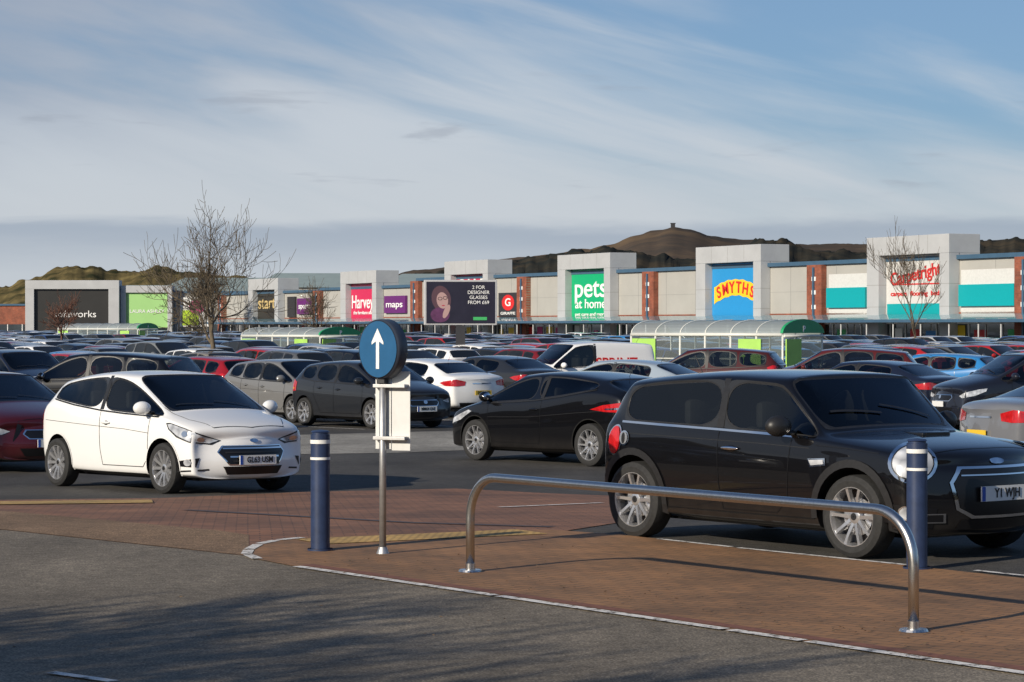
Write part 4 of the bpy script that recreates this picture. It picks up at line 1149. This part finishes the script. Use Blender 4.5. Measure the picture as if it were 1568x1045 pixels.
def noise(vec,sc,det=5,ro=.55,dist=.0):
    n=nt.nodes.new('ShaderNodeTexNoise'); n.inputs['Scale'].default_value=sc; n.inputs['Detail'].default_value=det; n.inputs['Roughness'].default_value=ro; n.inputs['Distortion'].default_value=dist
    nt.links.new(vec,n.inputs['Vector']); return n.outputs['Fac']
def sstep(v,a,b):
    n=nt.nodes.new('ShaderNodeMapRange'); n.interpolation_type='SMOOTHSTEP'; n.inputs[1].default_value=a; n.inputs[2].default_value=b
    nt.links.new(v,n.inputs[0]); return n.outputs[0]
vv=mth('ADD',el,mth('MULTIPLY',az,.26))
n1=noise(comb(mth('MULTIPLY',az,5.),mth('MULTIPLY',vv,30.)),1.,5,.5,.5)
n2=noise(comb(mth('MULTIPLY',az,12.),mth('MULTIPLY',vv,75.),4.),1.,5,.6,.8)
cl=mth('ADD',mth('ADD',mth('MULTIPLY',mth('SUBTRACT',n1,.5),2.4),mth('MULTIPLY',mth('SUBTRACT',n2,.5),.5)),.54)
cl=mth('ADD',cl,mth('MULTIPLY',mth('SUBTRACT',.108,vv),7.5))
high=mth('SUBTRACT',1.,mth('MULTIPLY',sstep(el,.2,.7),.8))
cir=mth('MULTIPLY',mth('MULTIPLY',sstep(cl,.0,1.1),.86),high)
def mix(a,b,f):
    n=nt.nodes.new('ShaderNodeMixShader'); nt.links.new(f,n.inputs[0]); nt.links.new(a,n.inputs[1]); nt.links.new(b,n.inputs[2]); return n.outputs[0]
def bgc(c,s=1.):
    n=nt.nodes.new('ShaderNodeBackground'); n.inputs[0].default_value=(*c,1); n.inputs[1].default_value=s; return n
cc=nt.nodes.new('ShaderNodeMix'); cc.data_type='RGBA'; cc.inputs[6].default_value=(.60,.64,.69,1); cc.inputs[7].default_value=(.36,.41,.50,1)
nt.links.new(sstep(mth('SUBTRACT',mth('ADD',el,mth('MULTIPLY',mth('SUBTRACT',n1,.5),-.12)),mth('MULTIPLY',az,.28)),.08,.18),cc.inputs[0])
bc=nt.nodes.new('ShaderNodeBackground'); nt.links.new(cc.outputs[2],bc.inputs[0])
s=mix(bg.outputs[0],bgc((.25,.37,.50)).outputs[0],mth('MULTIPLY',high,.42))
s=mix(s,bc.outputs[0],cir)
hz=mth('MULTIPLY',mth('SUBTRACT',1.,sstep(el,.03,.085)),.76)
s=mix(s,bgc((.57,.61,.65)).outputs[0],hz)
n3=noise(comb(mth('MULTIPLY',az,9.),mth('MULTIPLY',el,70.),9.),1.,5,.6,.3)
e2=mth('ADD',el,mth('MULTIPLY',mth('SUBTRACT',n3,.5),.014))
band=mth('MULTIPLY',mth('SUBTRACT',1.,sstep(e2,.0375,.044)),mth('ADD',.12,mth('MULTIPLY',sstep(e2,.018,.038),.52)))
s=mix(s,bgc((.29,.36,.46)).outputs[0],band)
n4=noise(comb(mth('MULTIPLY',az,12.),mth('MULTIPLY',el,95.),2.),1.,4,.6,.3)
wsp=mth('MULTIPLY',sstep(n4,.58,.72),mth('MULTIPLY',.45,mth('MULTIPLY',sstep(el,.045,.06),mth('SUBTRACT',1.,sstep(el,.085,.11)))))
s=mix(s,bgc((.32,.36,.43)).outputs[0],wsp)
nt.links.new(s,out.inputs[0])

# sun
sl=bpy.data.lights.new('sun','SUN'); sl.energy=5.; sl.angle=radians(.5); sl.color=(1.,.90,.75)
so=bpy.data.objects.new('sun',sl); link(so)
dirv=Vector((.68*cos(SE),.73*cos(SE),-sin(SE))); so.rotation_euler=dirv.to_track_quat('-Z','Y').to_euler()
so.location=(-20,-20,30)

# camera
cam=bpy.data.cameras.new('camera'); co=bpy.data.objects.new('camera',cam); link(co)
cam.sensor_width=36; cam.lens=3850/1568*36; cam.clip_end=20000; cam.clip_start=.1
co.location=(0,0,1.75); co.rotation_euler=(radians(90)-math.atan(22.5/3850),0,0)
scene.camera=co
scene.view_settings.view_transform='Standard'; scene.view_settings.look='None'; scene.view_settings.exposure=0
